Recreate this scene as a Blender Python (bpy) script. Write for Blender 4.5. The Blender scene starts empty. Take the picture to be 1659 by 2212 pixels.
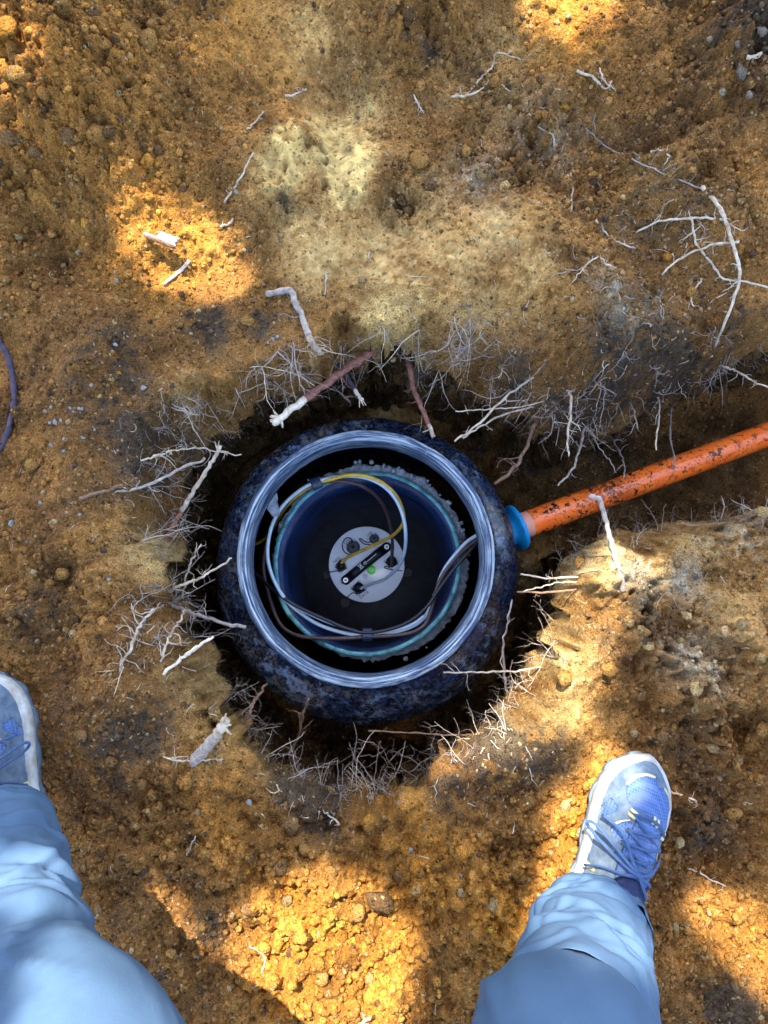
import bpy, bmesh, math, random
import numpy as np
from math import radians, sin, cos, pi, tan, sqrt
from mathutils import Vector, Matrix, noise as mnoise
from mathutils.geometry import delaunay_2d_cdt

random.seed(7)
RNG = np.random.default_rng(7)
sc = bpy.context.scene
COL = sc.collection

# ------------------------------------------------------------------ camera, sky, sun, exposure
H = 1.2                      # phone held about 1.2 m above the ground
TILT = radians(6.7)          # tipped slightly forward from straight down
FPX = 1659.0                 # focal length in units of a 1659 x 2212 picture
cam_d = bpy.data.cameras.new('camera'); cam = bpy.data.objects.new('camera', cam_d); COL.objects.link(cam)
cam_d.sensor_fit = 'VERTICAL'; cam_d.sensor_height = 36.0; cam_d.lens = 36.0 * FPX / 2212.0
cam_d.clip_start = 0.02; cam_d.clip_end = 2000
cam.location = (0, 0, H); cam.rotation_euler = (TILT, 0, 0)
sc.camera = cam

SUN_EL = radians(61)
SHX, SHY = 0.25, -0.968       # where shadows fall on the ground
TO_SUN = Vector((-SHX * cos(SUN_EL), -SHY * cos(SUN_EL), sin(SUN_EL))).normalized()
world = bpy.data.worlds.new('World'); sc.world = world; world.use_nodes = True
wn = world.node_tree.nodes; wl = world.node_tree.links
sky = wn.new('ShaderNodeTexSky'); sky.sky_type = 'NISHITA'; sky.sun_disc = False
sky.sun_elevation = SUN_EL
sky.sun_rotation = math.atan2(TO_SUN.x, TO_SUN.y)
sky.air_density = 1.0; sky.dust_density = 2.0; sky.ozone_density = 1.0
wl.new(sky.outputs[0], wn['Background'].inputs[0]); wn['Background'].inputs[1].default_value = 0.15
sun_d = bpy.data.lights.new('sun', 'SUN'); sun = bpy.data.objects.new('sun', sun_d); COL.objects.link(sun)
sun_d.energy = 3.3; sun_d.angle = radians(0.53); sun_d.color = (1.0, 0.93, 0.80)
sun.rotation_euler = TO_SUN.to_track_quat('Z', 'Y').to_euler(); sun.location = (-6, 6, 9)
sc.view_settings.view_transform = 'Standard'; sc.view_settings.look = 'None'
sc.view_settings.gamma = 1.0; sc.view_settings.exposure = 2.75
sc.render.engine = 'CYCLES'
sc.cycles.max_bounces = 6; sc.cycles.diffuse_bounces = 3

# ------------------------------------------------------------------ picture-to-place helpers
CT, ST = cos(TILT), sin(TILT)
def ray(u, v):
    dx = (u - 829.5) / FPX; dy = -(v - 1106.0) / FPX
    return Vector((dx, dy * CT + ST, dy * ST - CT))
def at(u, v, z):
    d = ray(u, v); t = (z - H) / d.z
    return Vector((d.x * t, d.y * t, z))
def poly_at(pts, z): return [tuple(at(u, v, z)[:2]) for u, v in pts]
def z1(x, y):   # enlarged crop of the tank -> picture units
    return ((700 + x / 1.3825) / 1.6492, (1400 + y / 1.3825) / 1.6492)
def z2(x, y):   # enlarged crop of the instrument -> picture units
    return ((1120 + x / 4.366) / 1.6492, (1840 + y / 4.366) / 1.6492)

# ------------------------------------------------------------------ object helpers
def link(o, parent=None, label=None, cat=None, group=None, kind=None):
    COL.objects.link(o)
    if parent is not None: o.parent = parent
    if label: o['label'] = label
    if cat: o['category'] = cat
    if group: o['group'] = group
    if kind: o['kind'] = kind
    return o
def empty(name, loc, label, cat, group=None, rotz=0.0):
    o = bpy.data.objects.new(name, None); o.location = loc; o.rotation_euler = (0, 0, rotz); o.empty_display_size = 0.05
    return link(o, None, label, cat, group)
def mk(name, verts, faces, mat, parent=None, smooth=True, local=True, **kw):
    me = bpy.data.meshes.new(name)
    if parent is not None and local:
        inv = parent_inv(parent); verts = [tuple(inv @ Vector(v)) for v in verts]
    me.from_pydata([tuple(v) for v in verts], [], [tuple(f) for f in faces])
    mats = mat if isinstance(mat, (list, tuple)) else [mat]
    for m in mats: me.materials.append(m)
    if smooth: me.polygons.foreach_set('use_smooth', [True] * len(me.polygons))
    me.update()
    return link(bpy.data.objects.new(name, me), parent, **kw)
def parent_inv(p):
    m = Matrix.LocRotScale(p.location, p.rotation_euler, p.scale)
    q = p.parent
    while q is not None:
        m = Matrix.LocRotScale(q.location, q.rotation_euler, q.scale) @ m; q = q.parent
    return m.inverted()
def mesh_np(name, V, F, mat, smooth=True, colors=None, cname='soil'):
    """big mesh from arrays; F is (n,3) or (n,4)"""
    me = bpy.data.meshes.new(name); n = len(F); k = F.shape[1]
    me.vertices.add(len(V)); me.vertices.foreach_set('co', np.ascontiguousarray(V, dtype=np.float32).ravel())
    me.loops.add(n * k); me.loops.foreach_set('vertex_index', np.ascontiguousarray(F, dtype=np.int32).ravel())
    me.polygons.add(n); me.polygons.foreach_set('loop_start', np.arange(0, n * k, k, dtype=np.int32))
    me.polygons.foreach_set('use_smooth', np.full(n, smooth))
    if colors is not None:
        a = me.attributes.new(cname, 'FLOAT_COLOR', 'POINT')
        c = np.ones((len(V), 4), np.float32); c[:, :colors.shape[1]] = colors
        a.data.foreach_set('color', c.ravel())
    if mat: me.materials.append(mat)
    me.update(calc_edges=True); me.validate()
    return me

# ------------------------------------------------------------------ geometry helpers
def smooth_path(pts, n):
    """Catmull-Rom through pts, n samples per span"""
    P = [Vector(p) for p in pts]
    if len(P) < 3: 
        return [P[0].lerp(P[-1], i / n) for i in range(n + 1)]
    out = []
    for i in range(len(P) - 1):
        a = P[i - 1] if i > 0 else P[0] * 2 - P[1]
        b, c = P[i], P[i + 1]
        d = P[i + 2] if i + 2 < len(P) else P[-1] * 2 - P[-2]
        for k in range(n):
            t = k / n
            out.append(0.5 * ((2 * b) + (-a + c) * t + (2 * a - 5 * b + 4 * c - d) * t * t + (-a + 3 * b - 3 * c + d) * t ** 3))
    out.append(P[-1]); return out
def tube(path, radii, sides=6, cap=True, flat=None, up=None, base=0):
    """returns verts, faces of a tube; flat = thickness ratio for ribbons (laces)"""
    n = len(path); V = []; F = []
    T = []
    for i in range(n):
        t = (path[min(i + 1, n - 1)] - path[max(i - 1, 0)])
        T.append(t.normalized() if t.length > 1e-9 else Vector((0, 0, 1)))
    N = up.copy() if up is not None else (Vector((0, 0, 1)) if abs(T[0].z) < 0.9 else Vector((1, 0, 0)))
    for i in range(n):
        if up is not None: N = up.copy()
        N = N - T[i] * N.dot(T[i])
        N = N.normalized() if N.length > 1e-6 else T[i].orthogonal().normalized()
        B = T[i].cross(N)
        r = radii[i] if hasattr(radii, '__len__') else radii
        for k in range(sides):
            a = 2 * pi * k / sides
            V.append(path[i] + (N * cos(a) * (flat or 1.0) + B * sin(a)) * r)
    for i in range(n - 1):
        for k in range(sides):
            k2 = (k + 1) % sides
            F.append((base + i * sides + k, base + i * sides + k2, base + (i + 1) * sides + k2, base + (i + 1) * sides + k))
    if cap:
        F.append(tuple(base + k for k in reversed(range(sides))))
        F.append(tuple(base + (n - 1) * sides + k for k in range(sides)))
    return V, F
def lathe(profile, n, center=(0, 0), yoff=None, wob=0.0, jitter=None):
    """profile [(r, z)], returns verts, faces, uvs-per-vertex"""
    V = []; F = []
    m = len(profile)
    for j, (r, z) in enumerate(profile):
        oy = yoff(z) if yoff else 0.0
        for i in range(n):
            a = 2 * pi * i / n
            rr = r + (jitter(a, j) if jitter else 0.0)
            V.append((center[0] + rr * cos(a), center[1] + oy + rr * sin(a), z))
    for j in range(m - 1):
        for i in range(n):
            i2 = (i + 1) % n
            F.append((j * n + i, j * n + i2, (j + 1) * n + i2, (j + 1) * n + i))
    return V, F
def disc(c, r, z, n=32):
    V = [(c[0], c[1], z)] + [(c[0] + r * cos(2 * pi * i / n), c[1] + r * sin(2 * pi * i / n), z) for i in range(n)]
    return V, [(0, i + 1, (i + 1) % n + 1) for i in range(n)]
def fbm(x, y, z=0.0, s=1.0, o=4):
    return mnoise.fractal(Vector((x * s, y * s, z * s)), 1.0, 2.0, o)

# ------------------------------------------------------------------ materials
def mat(name, col, rough=0.8, col2=None, scale=40.0, detail=6.0, bump=0.0, bscale=None, spec=0.3, metal=0.0, lo=0.35, hi=0.65, sheen=0.0, coords='Object', stretch=None):
    m = bpy.data.materials.new(name); m.use_nodes = True
    nt = m.node_tree; n = nt.nodes; l = nt.links; b = n['Principled BSDF']
    b.inputs['Roughness'].default_value = rough; b.inputs['Specular IOR Level'].default_value = spec; b.inputs['Metallic'].default_value = metal
    if sheen: b.inputs['Sheen Weight'].default_value = sheen
    tc = n.new('ShaderNodeTexCoord'); src = tc.outputs[coords]
    if stretch:
        mp = n.new('ShaderNodeMapping'); mp.inputs['Scale'].default_value = stretch; l.new(src, mp.inputs[0]); src = mp.outputs[0]
    t = n.new('ShaderNodeTexNoise'); t.inputs['Scale'].default_value = scale; t.inputs['Detail'].default_value = detail; t.inputs['Roughness'].default_value = 0.65
    l.new(src, t.inputs['Vector'])
    r = n.new('ShaderNodeValToRGB'); l.new(t.outputs[0], r.inputs[0])
    c2 = col2 or tuple(c * 0.72 for c in col)
    r.color_ramp.elements[0].position = lo; r.color_ramp.elements[1].position = hi
    r.color_ramp.elements[0].color = (*c2, 1); r.color_ramp.elements[1].color = (*col, 1)
    l.new(r.outputs[0], b.inputs['Base Color'])
    if bump:
        t2 = n.new('ShaderNodeTexNoise'); t2.inputs['Scale'].default_value = bscale or scale * 3; t2.inputs['Detail'].default_value = 5
        l.new(src, t2.inputs['Vector'])
        bp = n.new('ShaderNodeBump'); bp.inputs['Strength'].default_value = bump; bp.inputs['Distance'].default_value = 0.004
        l.new(t2.outputs[0], bp.inputs['Height']); l.new(bp.outputs[0], b.inputs['Normal'])
    return m
def node_mix(nt, fac, a, b, blend='MIX'):
    x = nt.nodes.new('ShaderNodeMix'); x.data_type = 'RGBA'; x.blend_type = blend
    for sock, val in ((x.inputs[0], fac), (x.inputs[6], a), (x.inputs[7], b)):
        if hasattr(val, 'links'): nt.links.new(val, sock)
        elif isinstance(val, (int, float)): sock.default_value = val
        else: sock.default_value = (*val, 1)
    return x.outputs[2]
def node_noise(nt, src, scale, detail=5.0, rough=0.6, ramp=None):
    t = nt.nodes.new('ShaderNodeTexNoise'); t.inputs['Scale'].default_value = scale; t.inputs['Detail'].default_value = detail; t.inputs['Roughness'].default_value = rough
    nt.links.new(src, t.inputs['Vector'])
    if ramp is None: return t.outputs[0]
    r = nt.nodes.new('ShaderNodeMapRange'); r.inputs[1].default_value = ramp[0]; r.inputs[2].default_value = ramp[1]
    nt.links.new(t.outputs[0], r.inputs[0]); return r.outputs[0]
def soil_material(name, attr=True, base=(0.3, 0.14, 0.04)):
    m = bpy.data.materials.new(name); m.use_nodes = True
    nt = m.node_tree; n = nt.nodes; l = nt.links; b = n['Principled BSDF']
    b.inputs['Roughness'].default_value = 0.95; b.inputs['Specular IOR Level'].default_value = 0.08
    geo = n.new('ShaderNodeNewGeometry'); src = geo.outputs['Position']
    if attr:
        a = n.new('ShaderNodeAttribute'); a.attribute_name = 'soil'; col = a.outputs['Color']
    else:
        oi = n.new('ShaderNodeObjectInfo')
        hs = n.new('ShaderNodeHueSaturation'); hs.inputs['Color'].default_value = (*base, 1)
        mr = n.new('ShaderNodeMapRange'); mr.inputs[3].default_value = 0.65; mr.inputs[4].default_value = 1.35
        l.new(oi.outputs['Random'], mr.inputs[0]); l.new(mr.outputs[0], hs.inputs['Value']); col = hs.outputs[0]
    # grains of sand, humus and grit
    g1 = node_noise(nt, src, 420, 3, 0.7, (0.30, 0.72))
    rough_f = a.outputs['Alpha'] if attr else 1.0           # 1 = loose and grainy, low = trodden smooth
    col = node_mix(nt, rough_f, col, node_mix(nt, 1.0, col, node_mix(nt, g1, (0.36, 0.33, 0.31), (1.62, 1.62, 1.58)), 'MULTIPLY'))
    g2 = node_noise(nt, src, 60, 5, 0.7, (0.3, 0.7))
    col = node_mix(nt, 1.0, col, node_mix(nt, g2, (0.70, 0.68, 0.66), (1.25, 1.25, 1.25)), 'MULTIPLY')
    v = n.new('ShaderNodeTexVoronoi'); v.inputs['Scale'].default_value = 260; l.new(src, v.inputs['Vector'])
    sp = n.new('ShaderNodeSeparateColor'); l.new(v.outputs['Color'], sp.inputs[0])
    dark = n.new('ShaderNodeMath'); dark.operation = 'GREATER_THAN'; dark.inputs[1].default_value = 0.95; l.new(sp.outputs[0], dark.inputs[0])
    col = node_mix(nt, dark.outputs[0], col, node_mix(nt, 1.0, col, (0.45, 0.45, 0.50), 'MULTIPLY'))
    pale = n.new('ShaderNodeMath'); pale.operation = 'GREATER_THAN'; pale.inputs[1].default_value = 0.982; l.new(sp.outputs[1], pale.inputs[0])
    col = node_mix(nt, pale.outputs[0], col, (0.40, 0.27, 0.12))
    l.new(col, b.inputs['Base Color'])
    h1 = node_noise(nt, src, 300, 6, 0.75)
    bp = n.new('ShaderNodeBump'); bp.inputs['Strength'].default_value = 1.0; bp.inputs['Distance'].default_value = 0.006
    h2 = node_noise(nt, src, 90, 6, 0.7)
    ad = n.new('ShaderNodeMath'); ad.operation = 'MULTIPLY_ADD'; ad.inputs[1].default_value = 1.2; l.new(h2, ad.inputs[0]); l.new(h1, ad.inputs[2])
    vb = n.new('ShaderNodeMath'); vb.operation = 'MULTIPLY_ADD'; vb.inputs[1].default_value = -0.5; l.new(v.outputs['Distance'], vb.inputs[0]); l.new(ad.outputs[0], vb.inputs[2])
    if attr: l.new(a.outputs['Alpha'], bp.inputs['Strength'])
    l.new(vb.outputs[0], bp.inputs['Height']); l.new(bp.outputs[0], b.inputs['Normal'])
    return m
M_SOIL = soil_material('soil')

# ------------------------------------------------------------------ ground with pit and trench (one sheet out to the horizon)
STEP = 0.0024
FX0, FX1, FY0, FY1 = -0.80, 0.90, -0.80, 1.22
NX = int((FX1 - FX0) / STEP) + 1; NY = int((FY1 - FY0) / STEP) + 1
xs = FX0 + STEP * np.arange(NX); ys = FY0 + STEP * np.arange(NY)
GX, GY = np.meshgrid(xs, ys)                      # [iy, ix]

def band(lo, hi, seed):
    """smooth random field with wavelengths between lo and hi metres, unit standard deviation"""
    r = np.random.default_rng(seed).standard_normal((NY, NX)).astype(np.float32)
    fx = np.fft.rfftfreq(NX, STEP)[None, :]; fy = np.fft.fftfreq(NY, STEP)[:, None]
    f = np.sqrt(fx * fx + fy * fy); c = 1.0 / np.sqrt(lo * hi); w = np.log(hi / lo) / 2
    g = np.exp(-(np.log(np.maximum(f, 1e-3) / c) / w) ** 2) / np.maximum(f, 0.2)
    out = np.fft.irfft2(np.fft.rfft2(r) * g, s=(NY, NX)); return (out / out.std()).astype(np.float32)
N_BIG = band(0.15, 0.6, 1); N_MID = band(0.04, 0.14, 2); N_SML = band(0.012, 0.04, 3); N_FIN = band(0.005, 0.012, 4)
N_C1 = band(0.06, 0.3, 5); N_C2 = band(0.01, 0.05, 6); N_C3 = band(0.05, 0.25, 8)

def sdf(poly, X, Y):
    """signed distance to a polygon, negative inside"""
    d = np.full(X.shape, 1e9, np.float32); ins = np.zeros(X.shape, bool)
    n = len(poly)
    for i in range(n):
        ax, ay = poly[i]; bx, by = poly[(i + 1) % n]
        ex, ey = bx - ax, by - ay
        t = np.clip(((X - ax) * ex + (Y - ay) * ey) / (ex * ex + ey * ey + 1e-12), 0, 1)
        d = np.minimum(d, (X - ax - t * ex) ** 2 + (Y - ay - t * ey) ** 2)
        c = (ay > Y) != (by > Y)
        with np.errstate(divide='ignore', invalid='ignore'):
            ins ^= c & (X < (bx - ax) * (Y - ay) / (by - ay + 1e-12) + ax)
    d = np.sqrt(d); return np.where(ins, -d, d)
def sstep(a, b, x):
    t = np.clip((x - a) / (b - a), 0, 1); return t * t * (3 - 2 * t)

LIP_Z = -0.13
LIP = [(390,990),(372,1080),(378,1160),(382,1240),(392,1310),(425,1375),(465,1450),(508,1525),(560,1595),(622,1652),(690,1682),(770,1698),(840,1696),(905,1664),(968,1612),(1040,1562),(1110,1505),(1152,1440),(1182,1380),(1202,1310),(1215,1250),(1238,1200),(1275,1165),(1340,1150),(1430,1140),(1530,1128),(1659,1108),(1800,1085),(2600,960),
       (2600,470),(1800,690),(1659,750),(1580,790),(1500,830),(1400,868),(1300,905),(1200,915),(1140,885),(1060,850),(960,812),(860,785),(780,775),(700,805),(600,850),(520,900),(450,950)]
CREST = [(285,900),(262,1000),(275,1100),(290,1180),(308,1260),(336,1335),(372,1405),(414,1480),(465,1555),(530,1628),(604,1690),(690,1722),(775,1738),(850,1728),(925,1690),(1000,1635),(1072,1588),(1145,1532),(1195,1462),(1240,1390),(1265,1310),(1285,1250),(1315,1205),(1400,1185),(1530,1170),(1659,1150),(2600,1030),
         (2600,380),(1659,620),(1520,680),(1400,700),(1300,690),(1180,680),(1080,680),(980,680),(900,690),(820,700),(720,720),(620,750),(520,780),(420,820)]
lip_xy = poly_at(LIP, LIP_Z); crest_xy = poly_at(CREST, 0.0)

def blob(cx, cy, r):
    p = at(cx, cy, 0.0); R = r / FPX * H
    return np.exp(-((GX - p.x) ** 2 + (GY - p.y) ** 2) / (R * R))
def blobs(lst):
    w = np.zeros((NY, NX), np.float32)
    for e in lst: w = np.maximum(w, blob(*e[:3]) * (e[3] if len(e) > 3 else 1.0))
    return w
# where the earth is loose and cloddy, and where it is trodden or shovelled smooth
ROUGH = blobs([(120,120,260),(230,330,180,.9),(60,480,150,.7),(900,90,90,1.1),(860,420,70,.9),(1150,300,160,.8),(1250,420,130,.7),(1560,120,170,1),(1500,350,120,.7),
               (700,1950,260,1),(1150,1900,200,.8),(500,1950,150,.7),(1540,1500,180,1),(1560,1750,150,.9),(1380,1350,100,.8),(330,1850,150,.6),(100,1300,140,.6),(780,2150,200,1.1),(1500,2000,150,.7)])
SMOOTH = blobs([(730,340,110),(620,380,70),(860,590,190),(1080,540,130,.8),(700,560,100,.8),(470,1400,90,.8),(540,1530,90,.7),(1180,1500,90,.6),(640,150,130,.6),(1350,1215,120,.5),(1440,1280,80,.5),(1600,1380,70,.5)])
AMP = np.clip(0.42 + 1.15 * ROUGH - 0.33 * SMOOTH, 0.10, 1.8)

d_lip0 = sdf(lip_xy, GX, GY)
N_XL = band(0.3, 0.9, 11)
d_lip = d_lip0 + 0.003 * N_XL + (0.003 * N_MID + 0.0006 * N_SML) * np.exp(-(np.maximum(-d_lip0, 0) / 0.010) ** 2) * np.exp(-(d_lip0 / 0.05) ** 2)
d_crest = sdf(crest_xy, GX, GY) + 0.018 * N_C1 + 0.006 * N_SML
# open ground
Hgt = 0.012 * N_BIG + AMP * (0.0055 * N_MID + 0.0030 * N_SML + 0.0009 * N_FIN)
def mound(X, Y):
    """heaps of spoil, here and beyond the picture"""
    z = np.zeros(X.shape, np.float32)
    for k, u, v, r in ((.16, 60, 60, 330), (.06, 240, 290, 170), (.05, 900, 30, 110), (.07, 1650, 120, 250), (.05, 560, 60, 240), (.03, 1540, 1450, 120), (.02, 700, 1980, 190), (.20, -500, -300, 500), (.14, 900, -700, 500), (.12, 2300, 100, 400), (.08, -700, 1500, 500), (.08, 2500, 1900, 500), (.06, 700, 3000, 500)):
        p = at(u, v, 0.0); R = r / FPX * H; z += k * np.exp(-((X - p.x) ** 2 + (Y - p.y) ** 2) / (R * R))
    return z
Hgt += mound(GX, GY)
Hgt -= 0.030 * blob(1250, 330, 160) + 0.022 * blob(735, 340, 85) + 0.018 * blob(615, 385, 55)
# a foot-deep slot and ridges of the trodden bank on the right, a burrow in the upper bank
def stroke(pts, width, z=0.0):
    P = [at(u, v, z) for u, v in pts]; d = np.full(GX.shape, 1e9, np.float32)
    for a, b in zip(P[:-1], P[1:]):
        ex, ey = b.x - a.x, b.y - a.y
        t = np.clip(((GX - a.x) * ex + (GY - a.y) * ey) / (ex * ex + ey * ey), 0, 1)
        d = np.minimum(d, (GX - a.x - t * ex) ** 2 + (GY - a.y - t * ey) ** 2)
    return np.exp(-d / width ** 2)
Hgt += 0.030 * stroke([(1385,1300),(1400,1400),(1480,1440),(1500,1520),(1560,1640)], 0.020) * (1 + 0.5 * N_SML)
Hgt -= 0.030 * stroke([(1440,1310),(1440,1380),(1520,1400)], 0.030)
Hgt += 0.020 * stroke([(1560,1290),(1620,1390),(1659,1430)], 0.022)
Hgt -= 0.024 * stroke([(1575,1420),(1590,1540),(1600,1620)], 0.032)
Hgt += 0.013 * stroke([(690,420),(700,330),(640,290),(600,480)], 0.012) * (1 + 0.6 * N_SML)
Hgt += 0.018 * stroke([(740,20),(760,110),(770,170)], 0.016)
Hgt -= 0.035 * stroke([(1290,690),(1330,720)], 0.018) + 0.02 * stroke([(1250,270),(1400,310),(1560,250)], 0.012)
Hgt -= 0.010 * stroke([(540,2090),(590,2060),(620,2110),(570,2140)], 0.006) + 0.012 * stroke([(515,2000),(570,2010)], 0.012)
# scrape marks of the shovel on the compacted slope
scr = np.clip(blob(1010, 520, 140) + blob(880, 600, 120) + blob(700, 180, 110) * .7, 0, 1)
Hgt += scr * 0.0022 * np.sin((GX * .82 + GY * .57) * 210 + 2.2 * N_C1 + 1.2 * N_MID) * (1 + .5 * N_C1)
# prints of boot soles pressed in beside the legs
for u, v, r in ((1090, 1870, 45), (1120, 2050, 50), (560, 2090, 55), (1490, 1680, 50), (200, 1780, 40)):
    p = at(u, v, 0); R = r / FPX * H; dd = np.sqrt((GX - p.x) ** 2 + (GY - p.y) ** 2) / R
    Hgt -= 0.007 * np.clip(1.1 - dd, 0, 1) ** 0.5 * (dd < 1.1) * (0.6 + 0.5 * np.sin(dd * 17 + N_C1))
# slope between crest and lip
tt = np.clip(-d_crest / np.maximum(-d_crest + np.maximum(d_lip, 0), 1e-4), 0, 1)
LZ = LIP_Z * (1 + 0.75 * blob(1420, 820, 260))            # the bank over the trench is taller
slope = np.where(d_crest < 0, LZ * (0.18 * tt + 0.82 * tt ** 2.2), 0)
Hgt = Hgt * np.where(d_crest < 0, np.clip(1 - 0.8 * tt, 0.3, 1), 1) + slope
# crumbs and lumps pressed into the surface
def stamp(u_x, u_y, r, k):
    ix = int((u_x - FX0) / STEP); iy = int((u_y - FY0) / STEP); w = int(r / STEP) + 1
    if ix - w < 0 or iy - w < 0 or ix + w >= NX or iy + w >= NY: return
    sx, sy = slice(ix - w, ix + w + 1), slice(iy - w, iy + w + 1)
    dd = ((GX[sy, sx] - u_x) ** 2 + (GY[sy, sx] - u_y) ** 2) / (r * r)
    Hgt[sy, sx] += k * r * np.sqrt(np.clip(1 - dd, 0, 1))
for _ in range(9000):
    x, y = random.uniform(FX0, FX1), random.uniform(FY0, FY1)
    iy, ix = min(NY - 1, int((y - FY0) / STEP)), min(NX - 1, int((x - FX0) / STEP))
    if random.random() < 0.25 + 0.75 * AMP[iy, ix] and d_lip[iy, ix] > -0.01 and random.random() > SMOOTH[iy, ix] * 0.8:
        stamp(x, y, 0.004 + 0.008 * random.random() ** 2 * (0.5 + AMP[iy, ix]), random.uniform(0.4, 0.9))
# the drop: it starts under the overhanging lip, so the edge is undercut all round
UNDER = 0.065
FLOOR_Z = -0.62
wall = sstep(0, 1, np.clip(-(d_lip - UNDER) / 0.012, 0, 1))
Hs = Hgt.copy()                                                  # the surface as if nothing had been dug below the lip
Hgt = Hgt * (1 - wall) + wall * (FLOOR_Z + 0.015 * N_BIG + 0.010 * N_MID)
vc = at(790, 1202, -0.15); vd = np.hypot(GX - vc.x, GY - vc.y + 0.015)
Hgt = np.where(vd < 0.25, np.minimum(Hgt, -0.95), Hgt)          # hollow for the vault
fade = np.minimum(np.minimum(sstep(FX0, FX0 + .06, GX), 1 - sstep(FX1 - .06, FX1, GX)), np.minimum(sstep(FY0, FY0 + .06, GY), 1 - sstep(FY1 - .06, FY1, GY)))
slope = slope + mound(GX, GY) * np.where(d_crest < 0, np.clip(1 - 0.8 * tt, 0.3, 1), 1)
macro_far = slope * (1 - wall) + wall * FLOOR_Z
Hgt = (macro_far + (Hgt - macro_far) * fade).astype(np.float32)
Hs = (slope + (Hs - slope) * fade).astype(np.float32)
Hvis = np.where(d_lip > 0, Hs, Hgt)

def hz(x, y):
    fx = (x - FX0) / STEP; fy = (y - FY0) / STEP
    if fx < 0 or fy < 0 or fx >= NX - 1 or fy >= NY - 1: return 0.0
    ix, iy = int(fx), int(fy); fx -= ix; fy -= iy
    A = Hvis
    return float((A[iy, ix] * (1 - fx) + A[iy, ix + 1] * fx) * (1 - fy) + (A[iy + 1, ix] * (1 - fx) + A[iy + 1, ix + 1] * fx) * fy)
def on(u, v, lift=0.0):
    """the point of the ground that the picture shows at (u, v)"""
    d = ray(u, v); t = (0.25 - H) / d.z
    o = Vector((0, 0, H))
    while t < 2.4:
        p = o + d * t
        if p.z <= hz(p.x, p.y) + 0.0005: break
        t += 0.004
    p = o + d * t; return Vector((p.x, p.y, hz(p.x, p.y) + lift))

# earth colours plus painted sunlight: ochre loam, black humus, pale clay, orange tint, grey dust
def nz(w, k=0.55): return np.clip(w + k * w * (0.55 * N_C1 + 0.35 * N_C2), 0, 1)
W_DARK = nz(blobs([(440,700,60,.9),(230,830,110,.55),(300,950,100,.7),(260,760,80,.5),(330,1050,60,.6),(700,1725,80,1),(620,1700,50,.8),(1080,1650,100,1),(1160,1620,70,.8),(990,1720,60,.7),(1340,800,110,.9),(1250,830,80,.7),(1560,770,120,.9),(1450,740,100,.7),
                   (180,1600,100,.55),(290,1570,90,.6),(1610,130,120,.7),(1540,50,100,.6),(1410,1290,55,.6),(1290,1350,60,.5),(1500,1800,80,.55),(1560,2150,90,.7),(430,2000,90,.5),(370,2100,120,.6),(560,690,50,.7),(930,130,28,.8),(1390,640,50,.5),(250,1690,60,.5),(90,1340,60,.6),(1000,270,30,.4),(750,320,14,.8),(620,450,26,.7),(1120,820,90,.5),(1440,450,120,.35),(1460,1680,100,.4)]), .8)
W_PALE = nz(blobs([(690,90,100,.45),(760,230,100,.6),(650,480,110,.5),(900,480,130,.5),(1000,620,100,.6),(850,650,130,.75),(960,560,120,.6),(1130,600,90,.45),(430,880,70,.45),(330,1170,75,.6),(440,1470,80,.6),(480,1560,80,.5),(600,1660,60,.4),(1100,90,90,.35),(1400,400,110,.25),(1530,1250,120,.35),(1560,1420,90,.35),(730,350,75,1.2),(612,385,48,1.1),(850,590,150,.75),(700,560,90,.6),(1080,520,110,.5),(760,240,70,.5),(520,1530,90,.55),(470,1420,80,.6),(380,1190,60,.6),(620,1600,60,.6),(1300,1235,80,.95),(1180,1500,95,1.0),(1230,1400,70,.9),(1080,1570,60,.9),(1200,1320,60,.9),(1420,1230,100,.7),(1530,1170,110,.4),(940,470,60,.5),(410,850,50,.4),(1050,180,100,.35),(700,860,90,.35),(1550,900,120,.25)]), .5)  # pale clay, plus sunlight on the right pit bank painted in
W_ORNG = nz(blobs([(700,2050,220),(900,1850,170,.9),(1230,1800,130,.9),(1300,1700,80,.9),(350,530,150,.8),(1230,60,120,.9),(1600,2050,120,.9),(1100,2000,150,.9),(150,250,260,.45),(520,1750,150,.5),(560,120,200,.4),(1250,1600,80,.6)]), .4)  # orange earth, stronger where sun patches fall: sunlight painted into the soil colour
W_GREY = nz(blobs([(1350,700,55,.8),(1320,630,45,.7),(1410,645,50,.6),(1380,1245,60,.7),(1480,1255,50,.6),(1260,1190,40,.6),(1600,1150,80,.5),(1180,270,80,.35),(1040,380,70,.4),(1480,1400,70,.45),(1540,1450,60,.5)]), 1.0)
W_CLAY = sstep(.18, .80, blobs([(735,340,88),(722,290,60),(745,400,60),(612,390,62),(625,330,45)]) + .07 * N_C1 + .05 * N_C2)
W_CLAY = W_CLAY * (1 - stroke([(690,440),(697,330),(650,280)], 0.010)) * .9
def c3(a): return np.array(a, np.float32)[None, None, :]
LOAM = c3((0.365, 0.174, 0.047)); BROWN = c3((0.205, 0.100, 0.034))
W_BRN = blobs([(150,900,260,.6),(150,1150,220,.5),(150,600,160,.3),(250,1500,250,.4),(1400,500,220,.5),(1500,250,200,.6),(1450,1700,260,.5),(330,1800,220,.5),(1000,800,160,.3)])
CSOIL = LOAM + (BROWN - LOAM) * np.clip(0.30 + 0.28 * N_C3 + 0.20 * N_C2 + 0.6 * W_BRN, 0, 1.15)[..., None]
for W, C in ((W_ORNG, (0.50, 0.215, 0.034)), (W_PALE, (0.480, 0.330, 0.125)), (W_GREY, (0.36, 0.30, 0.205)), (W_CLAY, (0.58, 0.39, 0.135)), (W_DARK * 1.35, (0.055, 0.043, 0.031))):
    CSOIL = CSOIL + (c3(C) - CSOIL) * (np.clip(W, 0, 1)[..., None] * 0.92)
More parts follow.
